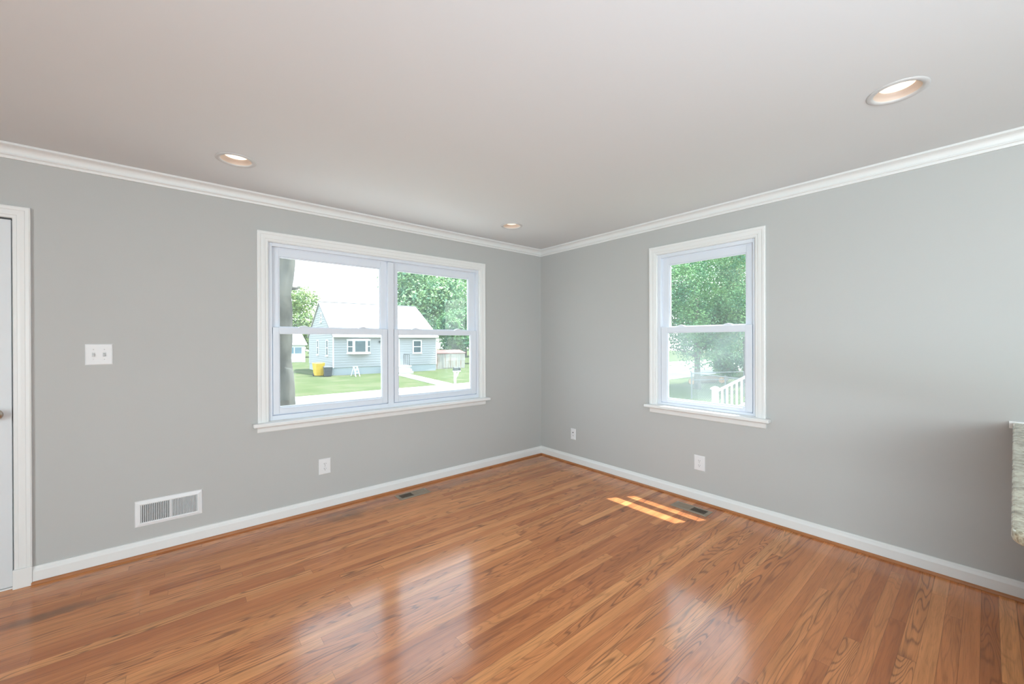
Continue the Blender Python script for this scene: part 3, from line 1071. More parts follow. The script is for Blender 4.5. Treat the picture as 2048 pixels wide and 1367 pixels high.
# ------------------------------------------------------------------ the pale blue house
HW, HD, HE, HR = 8.0, 8.8, 2.88, 5.50
house = empty('house', (5.17, 26.45, G), R(-3))
tag(house, 'pale blue one-storey house with white gable roof across the street', 'house')
FZ = 0.56
bm = NEW()
box(bm, 0.03, HW - 0.03, 0.03, HD - 0.03, -0.1, FZ)
obj('foundation', bm, 'block', house)
bm = NEW()
# core
prism(bm, [(0.02, 0.02, FZ), (0.02, HD - 0.02, FZ), (0.02, HD - 0.02, HE), (0.02, HD / 2, HR - 0.1), (0.02, 0.02, HE)],
      [(HW - 0.02, 0.02, FZ), (HW - 0.02, HD - 0.02, FZ), (HW - 0.02, HD - 0.02, HE), (HW - 0.02, HD / 2, HR - 0.1), (HW - 0.02, 0.02, HE)])
# lap siding boards, front and gable sides
lap = 0.18
z = FZ
while z < HR - 0.15:
    z1 = min(z + lap, HR - 0.12)
    def gy(zz):
        return 0.0 if zz <= HE else (zz - HE) / (HR - HE) * HD / 2
    if z < HE - 0.05:
        zc = min(z1, HE)
        prism(bm, [(-0.005, 0.0, zc), (-0.005, -0.022, z), (-0.005, 0.02, z), (-0.005, 0.02, zc)], [(HW + 0.005, 0.0, zc), (HW + 0.005, -0.022, z), (HW + 0.005, 0.02, z), (HW + 0.005, 0.02, zc)])
    for sx, s in ((0, -1), (HW, 1)):
        ya, yb = gy(z), gy(z1)
        prism(bm, [(sx + s * 0.022, ya, z), (sx + s * 0.022, HD - ya, z), (sx - s * 0.02, HD - ya, z), (sx - s * 0.02, ya, z)],
              [(sx, yb, z1), (sx, HD - yb, z1), (sx - s * 0.02, HD - yb, z1), (sx - s * 0.02, yb, z1)])
    z = z1
obj('siding', bm, 'siding', house)
for cx in (0, HW):
    bm = NEW()
    box(bm, cx - 0.035, cx + 0.035, -0.03, 0.05, FZ - 0.02, HE)
    obj('corner_board', bm, 'white_ext', house)
sl = (HR - HE) / (HD / 2)
ov = 0.22
for s, nm in ((1, 'front'), (-1, 'rear')):
    bm = NEW()
    if s > 0:
        pr_ = [(-ov, HE - ov * sl + 0.02), (HD / 2, HR + 0.02), (HD / 2, HR + 0.10), (-ov, HE - ov * sl + 0.10)]
    else:
        pr_ = [(HD + ov, HE - ov * sl + 0.02), (HD / 2, HR + 0.02), (HD / 2, HR + 0.10), (HD + ov, HE - ov * sl + 0.10)]
    prism(bm, [(-0.10, y, zz) for y, zz in pr_], [(HW + 0.10, y, zz) for y, zz in pr_])
    obj('roof_slope', bm, 'roof', house)
bm = NEW()
tube(bm, (-0.1, HD / 2, HR + 0.10), (HW + 0.1, HD / 2, HR + 0.10), 0.05, n=8)
obj('ridge_cap', bm, 'darkedge', house)
for xx in (-0.112, HW + 0.112):
    bm = NEW()
    prism(bm, [(xx - 0.01, -ov, HE - ov * sl + 0.0), (xx - 0.01, HD / 2, HR), (xx - 0.01, HD / 2, HR + 0.11), (xx - 0.01, -ov, HE - ov * sl + 0.11)],
          [(xx + 0.01, -ov, HE - ov * sl + 0.0), (xx + 0.01, HD / 2, HR), (xx + 0.01, HD / 2, HR + 0.11), (xx + 0.01, -ov, HE - ov * sl + 0.11)])
    obj('rake_edge', bm, 'darkedge', house)
bm = NEW()
box(bm, -0.1, HW + 0.1, -ov - 0.10, -ov + 0.005, HE - ov * sl - 0.03, HE - ov * sl + 0.10)
obj('gutter', bm, 'white_ext', house, bevel=0.02)

def TH_f(a, z, d):     # on the house front
    return (a, -d - 0.02, z)
def TH_s(a, z, d):     # on its left gable side
    return (-d - 0.02, a, z)
def house_window(T, a0, a1, z0, z1, rail=True, fw_=0.08, pd=0.05):
    bm = NEW()
    rect_frame(bm, T, a0, a1, z0, z1, fw_, fw_, 0.08, 0.08, -0.01, pd)
    if rail:
        zm = (z0 + z1) / 2
        wbox(bm, T, a0 + 0.06, a1 - 0.06, zm - 0.03, zm + 0.03, -0.01, pd - 0.003)
    wbox(bm, T, a0 - 0.04, a1 + 0.04, z0 - 0.05, z0, -0.01, 0.08)
    f = obj('window', bm, 'white_ext', house)
    bm = NEW()
    wbox(bm, T, a0 + 0.05, a1 - 0.05, z0 + 0.05, z1 - 0.05, 0.0, 0.012)
    obj('pane', bm, 'housepane', f)
    return f
house_window(TH_f, 5.93, 6.70, 1.47, 2.52)
house_window(TH_s, 1.50, 2.15, 1.35, 2.56, True, 0.09, 0.018)
house_window(TH_s, 4.75, 5.35, 1.35, 2.56, True, 0.09, 0.018)
house_window(TH_s, 3.55, 4.05, 3.95, 4.70, True, 0.09, 0.018)
# bay window
bm = NEW()
BX0, BX1, BZ0, BZ1, BD = 0.92, 2.60, 1.50, 2.60, 0.38
foot = [(BX0, 0.0), (BX0 + 0.36, -BD), (BX1 - 0.36, -BD), (BX1, 0.0)]
def scaled(k, z_):
    cx = (BX0 + BX1) / 2
    return [(cx + (x - cx) * k, y * k - 0.001, z_) for x, y in foot]
prism(bm, scaled(1.0, BZ0 + 0.10), scaled(1.0, BZ1 - 0.08))
prism(bm, scaled(1.05, BZ1 - 0.08), scaled(1.05, BZ1))
prism(bm, scaled(1.04, BZ0), scaled(1.04, BZ0 + 0.10))
bay = obj('bay_window', bm, 'white_ext', house)
def bay_pane(p, q, f0, f1, z0, z1):
    bm = NEW()
    p, q = Vector((*p, 0)), Vector((*q, 0))
    n = (q - p).cross(Vector((0, 0, 1))).normalized()
    a, b = p.lerp(q, f0), p.lerp(q, f1)
    ring = [a + Vector((0, 0, z0)), b + Vector((0, 0, z0)), b + Vector((0, 0, z1)), a + Vector((0, 0, z1))]
    prism(bm, [v - n * 0.01 for v in ring], [v + n * 0.012 for v in ring])
    obj('pane', bm, 'housepane', bay)
bay_pane(foot[1], foot[2], 0.12, 0.88, BZ0 + 0.17, BZ1 - 0.14)
for pq in ((foot[0], foot[1]), (foot[2], foot[3])):
    bay_pane(*pq, 0.2, 0.85, BZ0 + 0.17, BZ0 + 0.52)
    bay_pane(*pq, 0.2, 0.85, BZ0 + 0.58, BZ1 - 0.14)
bm = NEW()
box(bm, 3.95, 4.85, -0.06, 0.01, FZ, 2.62)
d = obj('front_door', bm, 'white_ext', house)
bm = NEW()
box(bm, 4.15, 4.65, -0.075, -0.055, 1.6, 2.4)
obj('pane', bm, 'housepane', d)
bm = NEW()
tube(bm, (4.73, -0.05, 1.5), (4.73, -0.12, 1.5), 0.03, 0.035, 10)
obj('door_knob', bm, 'brass', d)
bm = NEW()
tube(bm, (3.27, -0.02, 2.42), (3.27, -0.10, 2.42), 0.05, 0.06, 10)
tube(bm, (3.27, -0.10, 2.47), (3.27, -0.10, 2.30), 0.07, 0.05, 10)
obj('porch_lamp', bm, 'mailbox', house)
bm = NEW()
box(bm, 3.6, 5.25, -1.2, -0.022, -0.05, 0.50)
box(bm, 3.6, 5.25, -1.5, -1.2, -0.05, 0.33)
box(bm, 3.6, 5.25, -1.8, -1.5, -0.05, 0.17)
obj('front_steps', bm, 'concrete', house)
bm = NEW()
box(bm, 3.52, 5.33, -1.24, -0.024, 0.50, 0.56)
obj('porch_slab', bm, 'white_ext', house)
bm = NEW()
for yy in (-1.1, -0.75, -0.4, -0.05):
    tube(bm, (5.2, yy, 0.56), (5.2, yy, 1.4), 0.018, n=8)
tube(bm, (5.2, -1.15, 1.4), (5.2, -0.03, 1.4), 0.022, n=8)
obj('porch_railing', bm, 'black', house)

# ------------------------------------------------------------------ bins, stool, shed, mailbox, garage
def bin_(name, loc, rz, w, d, h, m, label):
    root = empty(name, loc, rz)
    tag(root, label, 'bin')
    bm = NEW()
    prism(bm, [(-w * .40, -d * .38, 0.04), (w * .40, -d * .38, 0.04), (w * .40, d * .38, 0.04), (-w * .40, d * .38, 0.04)],
          [(-w / 2, -d / 2, h - 0.06), (w / 2, -d / 2, h - 0.06), (w / 2, d / 2, h - 0.06), (-w / 2, d / 2, h - 0.06)])
    obj('body', bm, m, root, bevel=0.02)
    bm = NEW()
    prism(bm, [(-w * .53, -d * .54, h - 0.06), (w * .53, -d * .54, h - 0.06), (w * .53, d * .54, h - 0.06), (-w * .53, d * .54, h - 0.06)],
          [(-w * .45, -d * .42, h), (w * .45, -d * .42, h), (w * .45, d * .42, h), (-w * .45, d * .42, h)])
    obj('lid', bm, m, root, bevel=0.01)
    for s in (-1, 1):
        bm = NEW()
        tube(bm, (s * w * .36, d * .40, 0.10), (s * w * .44, d * .40, 0.10), 0.10, n=16)
        obj('wheel', bm, 'tyre', root)
    bm = NEW()
    tube(bm, (-w * .42, d * .58, h - 0.10), (w * .42, d * .58, h - 0.10), 0.018, n=8)
    obj('handle', bm, m, root)
    return root
bin_('recycling_bin', (4.27, 26.75, G), R(8), 0.62, 0.66, 0.95, 'yellow', 'yellow recycling bin beside the gable end of the blue house')
bin_('trash_bin', (4.66, 25.95, G), R(-8), 0.55, 0.60, 0.72, 'charcoal', 'dark charcoal trash bin in front of the yellow bin')

root = empty('step_stool', (6.2, 24.95, G), R(12))
tag(root, 'small white A-frame step stool on the lawn below the bay window', 'step stool')
for s in (-1, 1):
    bm = NEW()
    for xx in (-0.15, 0.15):
        prism(bm, [(xx - 0.02, s * 0.30 - 0.02, 0), (xx + 0.02, s * 0.30 - 0.02, 0), (xx + 0.02, s * 0.30 + 0.02, 0), (xx - 0.02, s * 0.30 + 0.02, 0)],
              [(xx * 0.8 - 0.02, s * 0.03 - 0.02, 0.66), (xx * 0.8 + 0.02, s * 0.03 - 0.02, 0.66), (xx * 0.8 + 0.02, s * 0.03 + 0.02, 0.66), (xx * 0.8 - 0.02, s * 0.03 + 0.02, 0.66)])
    obj('legs', bm, 'white_ext', root)
for zz in (0.22, 0.44):
    bm = NEW()
    y = -0.30 + 0.27 * zz / 0.66
    box(bm, -0.16, 0.16, y - 0.05, y + 0.06, zz, zz + 0.03)
    obj('tread', bm, 'white_ext', root)
bm = NEW()
box(bm, -0.15, 0.15, -0.09, 0.09, 0.655, 0.685)
obj('top_step', bm, 'white_ext', root)

root = empty('garden_shed', (13.85, 27.4, G), R(-3))
tag(root, 'low rusty white metal shed with faded red roof beside the blue house', 'shed')
bm = NEW()
SW, SD, SH = 2.95, 2.2, 1.38
ring = []
ncor = 40
xs = [SW * i / ncor for i in range(ncor + 1)]
front = [(x, 0.015 * (i % 2)) for i, x in enumerate(xs)]
back_ = [(SW, SD), (0, SD)]
prism(bm, [(x, y, 0) for x, y in front + back_], [(x, y, SH) for x, y in front + back_])
obj('body', bm, 'shed', root)
bm = NEW()
prism(bm, [(-0.06, -0.08, SH), (-0.06, SD / 2, SH + 0.26), (-0.06, SD + 0.08, SH), (-0.06, SD + 0.08, SH - 0.04), (-0.06, -0.08, SH - 0.04)],
      [(SW + 0.06, -0.08, SH), (SW + 0.06, SD / 2, SH + 0.26), (SW + 0.06, SD + 0.08, SH), (SW + 0.06, SD + 0.08, SH - 0.04), (SW + 0.06, -0.08, SH - 0.04)])
obj('roof', bm, 'shedroof', root)
for k in range(2):
    bm = NEW()
    box(bm, 0.75 + k * 0.74, 1.46 + k * 0.74, -0.03, 0.005, 0.08, 1.28)
    obj('door', bm, 'shed', root)

root = empty('mailbox', (8.78, 16.05, G))
tag(root, 'grey mailbox on a white post beside the front path', 'mailbox')
bm = NEW()
box(bm, -0.05, 0.05, -0.05, 0.05, 0, 0.75)
prism(bm, [(0.05, -0.04, 0.30), (0.05, 0.04, 0.30), (0.05, 0.04, 0.40), (0.05, -0.04, 0.40)], [(0.24, -0.04, 0.62), (0.24, 0.04, 0.62), (0.24, 0.04, 0.72), (0.24, -0.04, 0.72)])
box(bm, -0.12, 0.34, -0.06, 0.06, 0.68, 0.74)
obj('post', bm, 'rail', root)
bm = NEW()
pr2 = [(-0.08, 0.74), (0.08, 0.74), (0.08, 0.86)] + [(0.08 * math.cos(R(t)), 0.86 + 0.08 * math.sin(R(t))) for t in range(0, 181, 20)] + [(-0.08, 0.86)]
prism(bm, [(-0.10, y, z_) for y, z_ in pr2], [(0.20, y, z_) for y, z_ in pr2])
obj('box', bm, 'mailbox', root)
bm = NEW()
prism(bm, [(0.235, y, z_) for y, z_ in pr2], [(0.33, y, z_) for y, z_ in pr2])
obj('newspaper_box', bm, 'mailbox', root)

root = empty('garage', (4.3, 49.0, G))
tag(root, 'distant white garage with blue-grey windows behind the front yard tree', 'garage')
bm = NEW()
prism(bm, [(0, 0, 0), (0, 6, 0), (0, 6, 2.1), (0, 3, 3.5), (0, 0, 2.1)], [(4.1, 0, 0), (4.1, 6, 0), (4.1, 6, 2.1), (4.1, 3, 3.5), (4.1, 0, 2.1)])
obj('walls', bm, 'white_ext', root)
for s in (0, 1):
    bm = NEW()
    y0_, y1_ = (-0.25, 3.0) if s == 0 else (6.25, 3.0)
    prism(bm, [(-0.2, y0_, 2.0), (-0.2, y1_, 3.52), (-0.2, y1_, 3.62), (-0.2, y0_, 2.10)], [(4.3, y0_, 2.0), (4.3, y1_, 3.52), (4.3, y1_, 3.62), (4.3, y0_, 2.10)])
    obj('roof_slope', bm, 'roof', root)
bm = NEW()
box(bm, 1.2, 3.75, -0.04, 0.01, 0.05, 1.95)
gd = obj('garage_door', bm, 'white_ext', root)
for k in range(3):
    bm = NEW()
    box(bm, 1.35 + k * 0.82, 2.05 + k * 0.82, -0.055, -0.035, 1.05, 1.75)
    obj('pane', bm, 'garagepane', gd)

# ------------------------------------------------------------------ parked car, only its nose shows
root = empty('parked_car', (-2.75, 10.2, G), 0)
tag(root, 'white car parked on the street behind the front yard tree', 'car')
prof_side = [(-2.15, 0.35), (-2.18, 0.70), (-2.05, 0.93), (-1.2, 0.98), (1.0, 0.98), (1.75, 0.90), (2.10, 0.74), (2.20, 0.55), (2.18, 0.32)]
bm = NEW()
rings = []
for y, k, dz in ((-0.86, 0.965, -0.02), (-0.80, 1.0, 0.0), (0.0, 1.015, 0.03), (0.80, 1.0, 0.0), (0.86, 0.965, -0.02)):
    rings.append([bm.verts.new((x * k, y, z_ + dz * (z_ > 0.6))) for x, z_ in prof_side])
for a, b in zip(rings, rings[1:]):
    n = len(a)
    for i in range(n):
        j = (i + 1) % n
        bm.faces.new((a[i], a[j], b[j], b[i]))
bm.faces.new(rings[0]); bm.faces.new(rings[-1][::-1])
obj('body', bm, 'carpaint', root, smooth=False, bevel=0.05, seg=3)
bm = NEW()
cabin = [(-1.75, 0.97), (-1.25, 1.42), (-0.2, 1.46), (0.35, 1.38), (1.05, 0.97)]
prism(bm, [(x, -0.74 + (z_ - 0.97) * 0.25, z_) for x, z_ in cabin], [(x, 0.74 - (z_ - 0.97) * 0.25, z_) for x, z_ in cabin])
obj('cabin', bm, 'carpaint', root, bevel=0.04, seg=3)
for s in (-1, 1):
    bm = NEW()
    yy = lambda z_: s * (0.747 - (z_ - 0.97) * 0.25)
    q = [(-1.35, 1.02), (-1.1, 1.36), (0.2, 1.36), (0.75, 1.02)]
    prism(bm, [(x, yy(z_) - s * 0.012, z_) for x, z_ in q], [(x, yy(z_), z_) for x, z_ in q])
    obj('side_window', bm, 'carglass', root)
bm = NEW()
prism(bm, [(0.46, -0.55, 1.33), (0.46, 0.55, 1.33), (0.97, 0.62, 1.03), (0.97, -0.62, 1.03)], [(0.48, -0.55, 1.345), (0.48, 0.55, 1.345), (0.99, 0.62, 1.045), (0.99, -0.62, 1.045)])
obj('windshield', bm, 'carglass', root)
for wx in (-1.35, 1.35):
    for s in (-1, 1):
        bm = NEW()
        tube(bm, (wx, s * 0.66, 0.33), (wx, s * 0.875, 0.33), 0.32, n=24)
        t = obj('wheel', bm, 'tyre', root, bevel=0.03)
        bm = NEW()
        tube(bm, (wx, s * 0.87, 0.33), (wx, s * 0.885, 0.33), 0.19, 0.17, n=20)
        obj('hubcap', bm, 'galv', t)
for s in (-1, 1):
    bm = NEW()
    box(bm, 2.08, 2.17, s * 0.64 - 0.14, s * 0.64 + 0.14, 0.58, 0.70)
    obj('headlight', bm, 'greyplate', root, bevel=0.02)

# ------------------------------------------------------------------ trees
def trunk_bm(path, radii, n=14, wob=0.0, seed=0):
    """one continuous tapering limb through the points of path"""
    rr = np.random.default_rng(seed)
    bm = NEW()
    prev = None
    pts = [Vector(p) for p in path]
    for i, (p, r) in enumerate(zip(pts, radii)):
        d = (pts[min(i + 1, len(pts) - 1)] - pts[max(i - 1, 0)]).normalized()
        u = d.cross(Vector((0.13, 0.99, 0.05))).normalized()
        w = d.cross(u)
        ring = []
        for k in range(n):
            t = 2 * math.pi * k / n
            q = r * (1 + wob * (rr.random() - 0.5))
            ring.append(bm.verts.new(p + (u * math.cos(t) + w * math.sin(t)) * q))
        if prev:
            for k in range(n):
                j = (k + 1) % n
                bm.faces.new((prev[k], prev[j], ring[j], ring[k]))
        else:
            bm.faces.new(ring[::-1])
        prev = ring
    bm.faces.new(prev)
    return bm

def foliage(name, blobs, n, size, m, parent, seed, shell=0.45, asp=0.55):
    """leaf blades scattered through ellipsoid clumps: (x, y, z, rx, ry, rz)"""
    r = np.random.default_rng(seed)
    b = np.array(blobs, float)
    vol = np.prod(b[:, 3:6], axis=1) ** 0.75
    idx = r.choice(len(b), n, p=vol / vol.sum())
    d = r.normal(size=(n, 3))
    d /= np.linalg.norm(d, axis=1)[:, None]
    rad = 1 - (1 - shell) * r.random(n) ** 1.4
    rad *= 1 + 0.10 * r.normal(size=n)
    P = b[idx, :3] + d * b[idx, 3:6] * rad[:, None]
    nrm = d * 0.6 + r.normal(size=(n, 3)) * 0.6 + np.array([0, 0, 0.5])
    nrm /= np.linalg.norm(nrm, axis=1)[:, None]
    t = np.cross(nrm, r.normal(size=(n, 3)))
    t /= np.linalg.norm(t, axis=1)[:, None]
    s = np.cross(nrm, t)
    L = size * (0.7 + 0.6 * r.random(n))[:, None]
    Wd = L * asp
    V = np.stack([P - t * L * .5, P + s * Wd * .5 - nrm * Wd * .12, P + t * L * .5, P - s * Wd * .5 - nrm * Wd * .12], axis=1).reshape(-1, 3)
    me = bpy.data.meshes.new(name)
    me.vertices.add(4 * n)
    me.vertices.foreach_set('co', V.ravel())
    me.loops.add(4 * n)
    me.loops.foreach_set('vertex_index', np.arange(4 * n, dtype=np.int32))
    me.polygons.add(n)
    me.polygons.foreach_set('loop_start', np.arange(0, 4 * n, 4, dtype=np.int32))
    me.update(calc_edges=True)
    return link(name, me, m, parent)

def clumps(cx, cy, cz, rx, ry, rz, n, k, seed):
    r = np.random.default_rng(seed)
    out = [(cx, cy, cz, rx * 0.72, ry * 0.72, rz * 0.72)]
    for _ in range(n):
        d = r.normal(size=3)
        d /= np.linalg.norm(d)
        q = 0.66 + 0.2 * r.random()
        kk = k * (0.75 + 0.5 * r.random())
        out.append((cx + d[0] * rx * q, cy + d[1] * ry * q, cz + d[2] * rz * q, rx * kk, ry * kk, rz * kk * 0.85))
    return out

def tree(name, x, y, path, radii, crown, nl, size, leaf, bark, label, seed, branches=(), group=None, g=G):
    root = empty(name, (x, y, g))
    tag(root, label, 'tree', group)
    tr = obj('trunk', trunk_bm(path, radii, 14, 0.12, seed), bark, root, smooth=True)
    for bp_, br in branches:
        obj('branch', trunk_bm(bp_, br, 8, 0.1, seed + 1), bark, tr, smooth=True)
    foliage('foliage', crown, nl, size, leaf, root, seed + 2)
    return root

# near trunk just outside the double window
root = empty('yard_tree', (-1.905, 5.0, G))
tag(root, 'thick pale tree trunk close outside the left end of the double window', 'tree')
hz = np.linspace(0, 7.5, 26)
tr = obj('trunk', trunk_bm([(0.03 * math.sin(h * 1.7) + 0.012 * h, 0.02 * math.cos(h), h) for h in hz],
                           [0.27 * math.exp(-h * 3) + 0.222 - 0.006 * h + 0.016 * math.sin(h * 5.3) + 0.012 * math.sin(h * 11 + 1) for h in hz], 22, 0.10, 3), 'bark_pale', root, smooth=True)
for pth, rad in ((((0.10, 0, 3.40), (0.30, 0, 3.42), (0.36, 0, 3.46)), (0.05, 0.025, 0.016)),
                 (((0.05, 0, 5.6), (0.9, 0.3, 6.6), (1.8, 0.6, 7.2)), (0.10, 0.07, 0.03)),
                 (((0.05, 0, 5.9), (-0.8, 0.5, 7.0), (-1.5, 0.9, 7.7)), (0.10, 0.07, 0.03))):
    obj('branch', trunk_bm(pth, rad, 10, 0.1, 4), 'bark_pale', tr, smooth=True)
foliage('foliage', clumps(0.2, 0.4, 9.3, 2.6, 2.4, 1.6, 14, 0.4, 9), 4000, 0.2, 'leaf_a', root, 9)

tree('far_tree', 11.6, 66.0, [(0, 0, 0), (0, 0, 2.5), (0.3, 0, 5)], [0.35, 0.28, 0.15], clumps(-1.0, 0, 5.9, 6.1, 4.5, 5.2, 22, 0.36, 21), 9000, 0.46, 'leaf_b', 'bark',
     'olive green rounded tree behind the left gable of the blue house', 21)
tree('tall_tree', 19.5, 40.0, [(0, 0, 0), (0.2, 0, 3), (0.1, 0, 8)], [0.45, 0.36, 0.18], clumps(0, 0, 8.0, 5.0, 4.2, 6.0, 30, 0.34, 31), 15000, 0.38, 'leaf_d', 'bark',
     'tall light green tree rising behind the right end of the blue house roof', 31)
tree('tall_tree', 31.5, 50.0, [(0, 0, 0), (0.2, 0, 4), (0.1, 0, 9)], [0.5, 0.4, 0.2], clumps(-1.0, 0, 8.5, 7.0, 5.0, 7.6, 30, 0.34, 41), 16000, 0.42, 'leaf_a', 'bark',
     'broad tall green tree farthest back beyond the rusty shed', 41)
tree('dense_tree', 19.9, 33.0, [(0, 0, 0), (0.1, 0, 1.5), (0.1, 0, 4)], [0.25, 0.2, 0.1], clumps(0, 0, 3.3, 2.4, 2.0, 2.7, 18, 0.38, 51), 9000, 0.28, 'leaf_c', 'bark',
     'dense dark green bushy tree standing just behind the rusty shed', 51)
root = empty('hedge', (15.4, 36.2, G))
tag(root, 'low green hedge between the blue house and the dense tree', 'hedge')
foliage('foliage', clumps(0, 0, 1.2, 2.2, 1.0, 1.6, 10, 0.4, 61), 5000, 0.26, 'leaf_d', root, 61)

# trees seen through the single window
tree('yard_maple', 16.5, 5.85, [(0, 0, 0), (0.0, 0.0, 0.4), (0.05, 0.02, 1.3), (0.05, 0, 2.2), (0.2, 0.1, 4.5)], [0.20, 0.15, 0.13, 0.12, 0.06],
     clumps(-0.1, 0.25, 5.0, 3.0, 3.0, 3.7, 34, 0.33, 71), 46000, 0.115, 'leaf_c', 'bark',
     'green leafy tree with a slim single trunk beyond the chain-link fence', 71,
     branches=(((( 0.04, 0, 1.55), (-0.35, 0.45, 1.85), (-0.8, 1.0, 2.1)), (0.06, 0.045, 0.02)), (((0.05, 0, 1.7), (0.5, -0.4, 2.3), (0.9, -0.9, 2.9)), (0.05, 0.04, 0.02))))
tree('old_tree', 28.5, 9.1, [(0, 0, -0.05), (0, 0, 0.8), (0.1, 0, 2.5), (0.2, 0, 6)], [0.75, 0.52, 0.46, 0.25],
     clumps(0, 0, 7.0, 5.0, 4.8, 5.5, 26, 0.34, 81) + [(0, 0, 2.2, 0.75, 0.75, 1.6), (-0.3, -0.9, 2.6, 1.2, 1.0, 1.8)], 18000, 0.22, 'leaf_a', 'bark',
     'big dark thick-trunked tree behind the log pile', 81)
tree('slender_tree', 21.4, 5.4, [(0, 0, 0), (0.05, 0, 1.4), (-0.05, 0.1, 3.2), (0.1, 0, 6)], [0.14, 0.11, 0.09, 0.05],
     clumps(0.2, -0.3, 5.6, 1.9, 1.9, 4.0, 26, 0.35, 91), 20000, 0.12, 'leaf_b', 'bark',
     'yellow-green slender tree right of the slim trunk, above the stair railing', 91)
root = empty('shrub', (24.8, 7.6, G))
tag(root, 'dark green ivy-like shrub around the foot of the slender tree', 'shrub')
foliage('foliage', clumps(0, 0, 1.3, 1.3, 1.2, 1.7, 12, 0.4, 95), 6000, 0.16, 'leaf_c', root, 95)
for i, (tx, ty, lf, h, lab) in enumerate(((44, 44, 'leaf_d', 7.5, 'distant bluish green tree beyond the far lawn, left of the slim trunk'),
                                          (60, 40, 'leaf_b', 8.5, 'distant olive tree beyond the far lawn, seen right behind the slim trunk'),
                                          (70, 27, 'leaf_a', 9.5, 'distant green tree beyond the driveway, behind the thick trunk'))):
    tree('distant_tree', tx, ty, [(0, 0, 0), (0, 0, 2), (0, 0, 5)], [0.4, 0.3, 0.15], clumps(0, 0, h * .55, h * .75, h * .6, h * .5, 16, 0.38, 100 + i), 5000, 0.5, lf, 'bark', lab, 100 + i)

# ------------------------------------------------------------------ fence, logs, stair rail
root = empty('chain_link_fence', (13.0, 4.45, G))
fdir = Vector((-1.16, -2.22, 0)).normalized()
root.rotation_euler = (0, 0, math.atan2(fdir.y, fdir.x))
tag(root, 'grey chain-link fence with top rail in front of the trees', 'fence')
FH = 1.06
for k in range(5):
    bm = NEW()
    tube(bm, (k * 1.9, 0, 0), (k * 1.9, 0, FH + 0.05), 0.022 if k else 0.028, n=10)
    obj('post', bm, 'galv', root)
bm = NEW()
tube(bm, (0, 0, FH), (7.6, 0, FH), 0.016, n=8)
obj('top_rail', bm, 'galv', root)
bm = NEW()
for dz in (0.0, 0.30):
    tube(bm, (-0.06, 0.05, FH - dz), (-0.06, 2.6, FH - dz), 0.016, n=6)
tube(bm, (-0.06, 2.6, 0), (-0.06, 2.6, FH), 0.02, n=6)
obj('gate_rails', bm, 'galv', root)
bm = NEW()
def wire(p, q, r=0.0035):
    tube(bm, p, q, r, n=3, cap=False)
s = 0.10
i = -FH
while i < 7.6:
    for sg in (1, -1):
        x0_, x1_ = (i, i + FH)
        z0_, z1_ = (0.03, FH) if sg > 0 else (FH, 0.03)
        def clip(xa, za, xb, zb):
            if xa < 0:
                t = (0 - xa) / (xb - xa); za += (zb - za) * t; xa = 0
            if xb > 7.6:
                t = (7.6 - xa) / (xb - xa); zb = za + (zb - za) * t; xb = 7.6
            return xa, za, xb, zb
        if x1_ > 0.02 and x0_ < 7.58:
            xa, za, xb, zb = clip(x0_, z0_, x1_, z1_)
            wire((xa, 0, za), (xb, 0, zb))
    i += s
obj('wire_mesh', bm, 'galv', root)

LOGS = [((18.6, 7.1, 0.17), 20, 0.17, 0.9, 'cut log at the near end of the log pile behind the fence'),
        ((19.6, 6.75, 0.20), -35, 0.20, 1.0, 'thick cut log in the middle of the log pile behind the fence'),
        ((20.55, 6.25, 0.18), 10, 0.18, 0.9, 'cut log at the far end of the log pile behind the fence'),
        ((21.0, 7.0, 0.16), -20, 0.16, 0.8, 'cut log farthest back in the log pile behind the fence, beside the thick tree trunk')]
for (lx, ly, lz), ang, r_, ln_, lab in LOGS:
    root = empty('log', (lx, ly, G + lz), R(ang))
    tag(root, lab, 'log', 'cut logs behind the fence')
    bm = NEW()
    tube(bm, (-ln_ / 2, 0, 0), (ln_ / 2, 0, 0), r_, r_ * 0.95, n=16)
    obj('log_bark', bm, 'log_bark', root)
    for sx in (-1, 1):
        bm = NEW()
        tube(bm, (sx * ln_ / 2, 0, 0), (sx * (ln_ / 2 + 0.004), 0, 0), r_ * 0.93, n=16)
        obj('cut_end', bm, 'log_end', root)

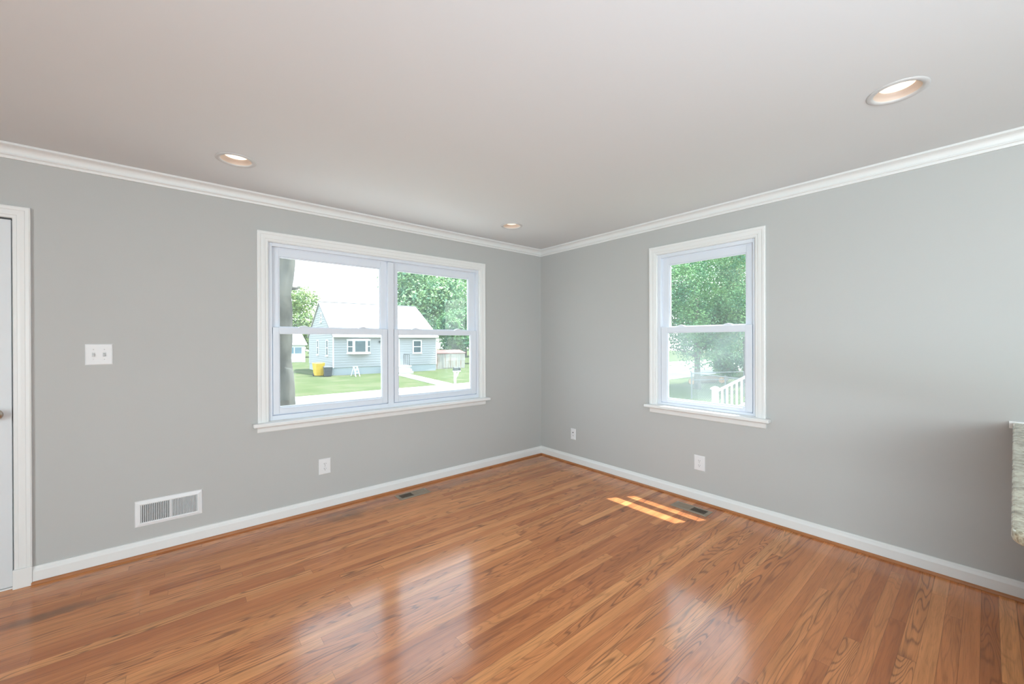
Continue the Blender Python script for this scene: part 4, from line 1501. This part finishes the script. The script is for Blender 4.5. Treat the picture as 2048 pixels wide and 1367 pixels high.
# white stair railing, seen in the lower right of the single window
RXX, RY0 = 5.0, 0.10
root = empty('stair_railing', (RXX, RY0, G))
tag(root, 'white vinyl stair railing with newel post outside the single window', 'railing')
zt_, slope = 1.42 + 0.0, 0.60     # top rail height at the newel over the ground, rise per metre towards -y
NT = 0.425 - G
bm = NEW()
box(bm, -0.05, 0.05, -0.05, 0.05, 0.0, NT - 0.05)
nw = obj('newel_post', bm, 'rail', root, bevel=0.006)
bm = NEW()
prism(bm, [(-.068, -.068, NT - .06), (.068, -.068, NT - .06), (.068, .068, NT - .06), (-.068, .068, NT - .06)], [(-.068, -.068, NT - .035), (.068, -.068, NT - .035), (.068, .068, NT - .035), (-.068, .068, NT - .035)])
prism(bm, [(-.068, -.068, NT - .035), (.068, -.068, NT - .035), (.068, .068, NT - .035), (-.068, .068, NT - .035)], [(-.02, -.02, NT), (.02, -.02, NT), (.02, .02, NT), (-.02, .02, NT)])
obj('post_cap', bm, 'rail', root)
RL = 2.2
for nm, zo, hh, ww in (('top_rail', NT - 0.11, 0.055, 0.035), ('bottom_rail', NT - 0.61, 0.05, 0.022)):
    bm = NEW()
    prism(bm, [(-ww, -0.05, zo), (ww, -0.05, zo), (ww, -0.05, zo + hh), (-ww, -0.05, zo + hh)],
          [(-ww, -RL, zo + (RL - .05) * slope), (ww, -RL, zo + (RL - .05) * slope), (ww, -RL, zo + hh + (RL - .05) * slope), (-ww, -RL, zo + hh + (RL - .05) * slope)])
    obj(nm, bm, 'rail', root, bevel=0.004)
nb = 23
for k in range(nb):
    yy = -0.05 - (k + 1) * (RL - 0.1) / (nb + 0.5)
    z0_ = NT - 0.57 + (-yy - 0.05) * slope
    z1_ = NT - 0.11 + (-yy - 0.05) * slope
    bm = NEW()
    box(bm, -0.016, 0.016, yy - 0.016, yy + 0.016, z0_ - 0.01, z1_ + 0.012)
    obj('baluster', bm, 'rail', root)
bm = NEW()
ztop_ = NT + (RL) * slope
box(bm, -0.05, 0.05, -RL - 0.10, -RL, 0.0, ztop_ + 0.02)
obj('upper_post', bm, 'rail', root, bevel=0.006)
root = empty('entry_steps', (RXX, RY0, G))
tag(root, 'concrete entry steps beside the white stair railing', 'steps')
bm = NEW()
box(bm, 0.09, 1.25, -0.25, 0.35, 0.0, 0.50)
for k in range(7):
    box(bm, 0.09, 1.25, -0.25 - (k + 1) * 0.31, -0.25 - k * 0.31, 0.0, 0.50 + (k + 1) * 0.186)
obj('step_block', bm, 'concrete', root)
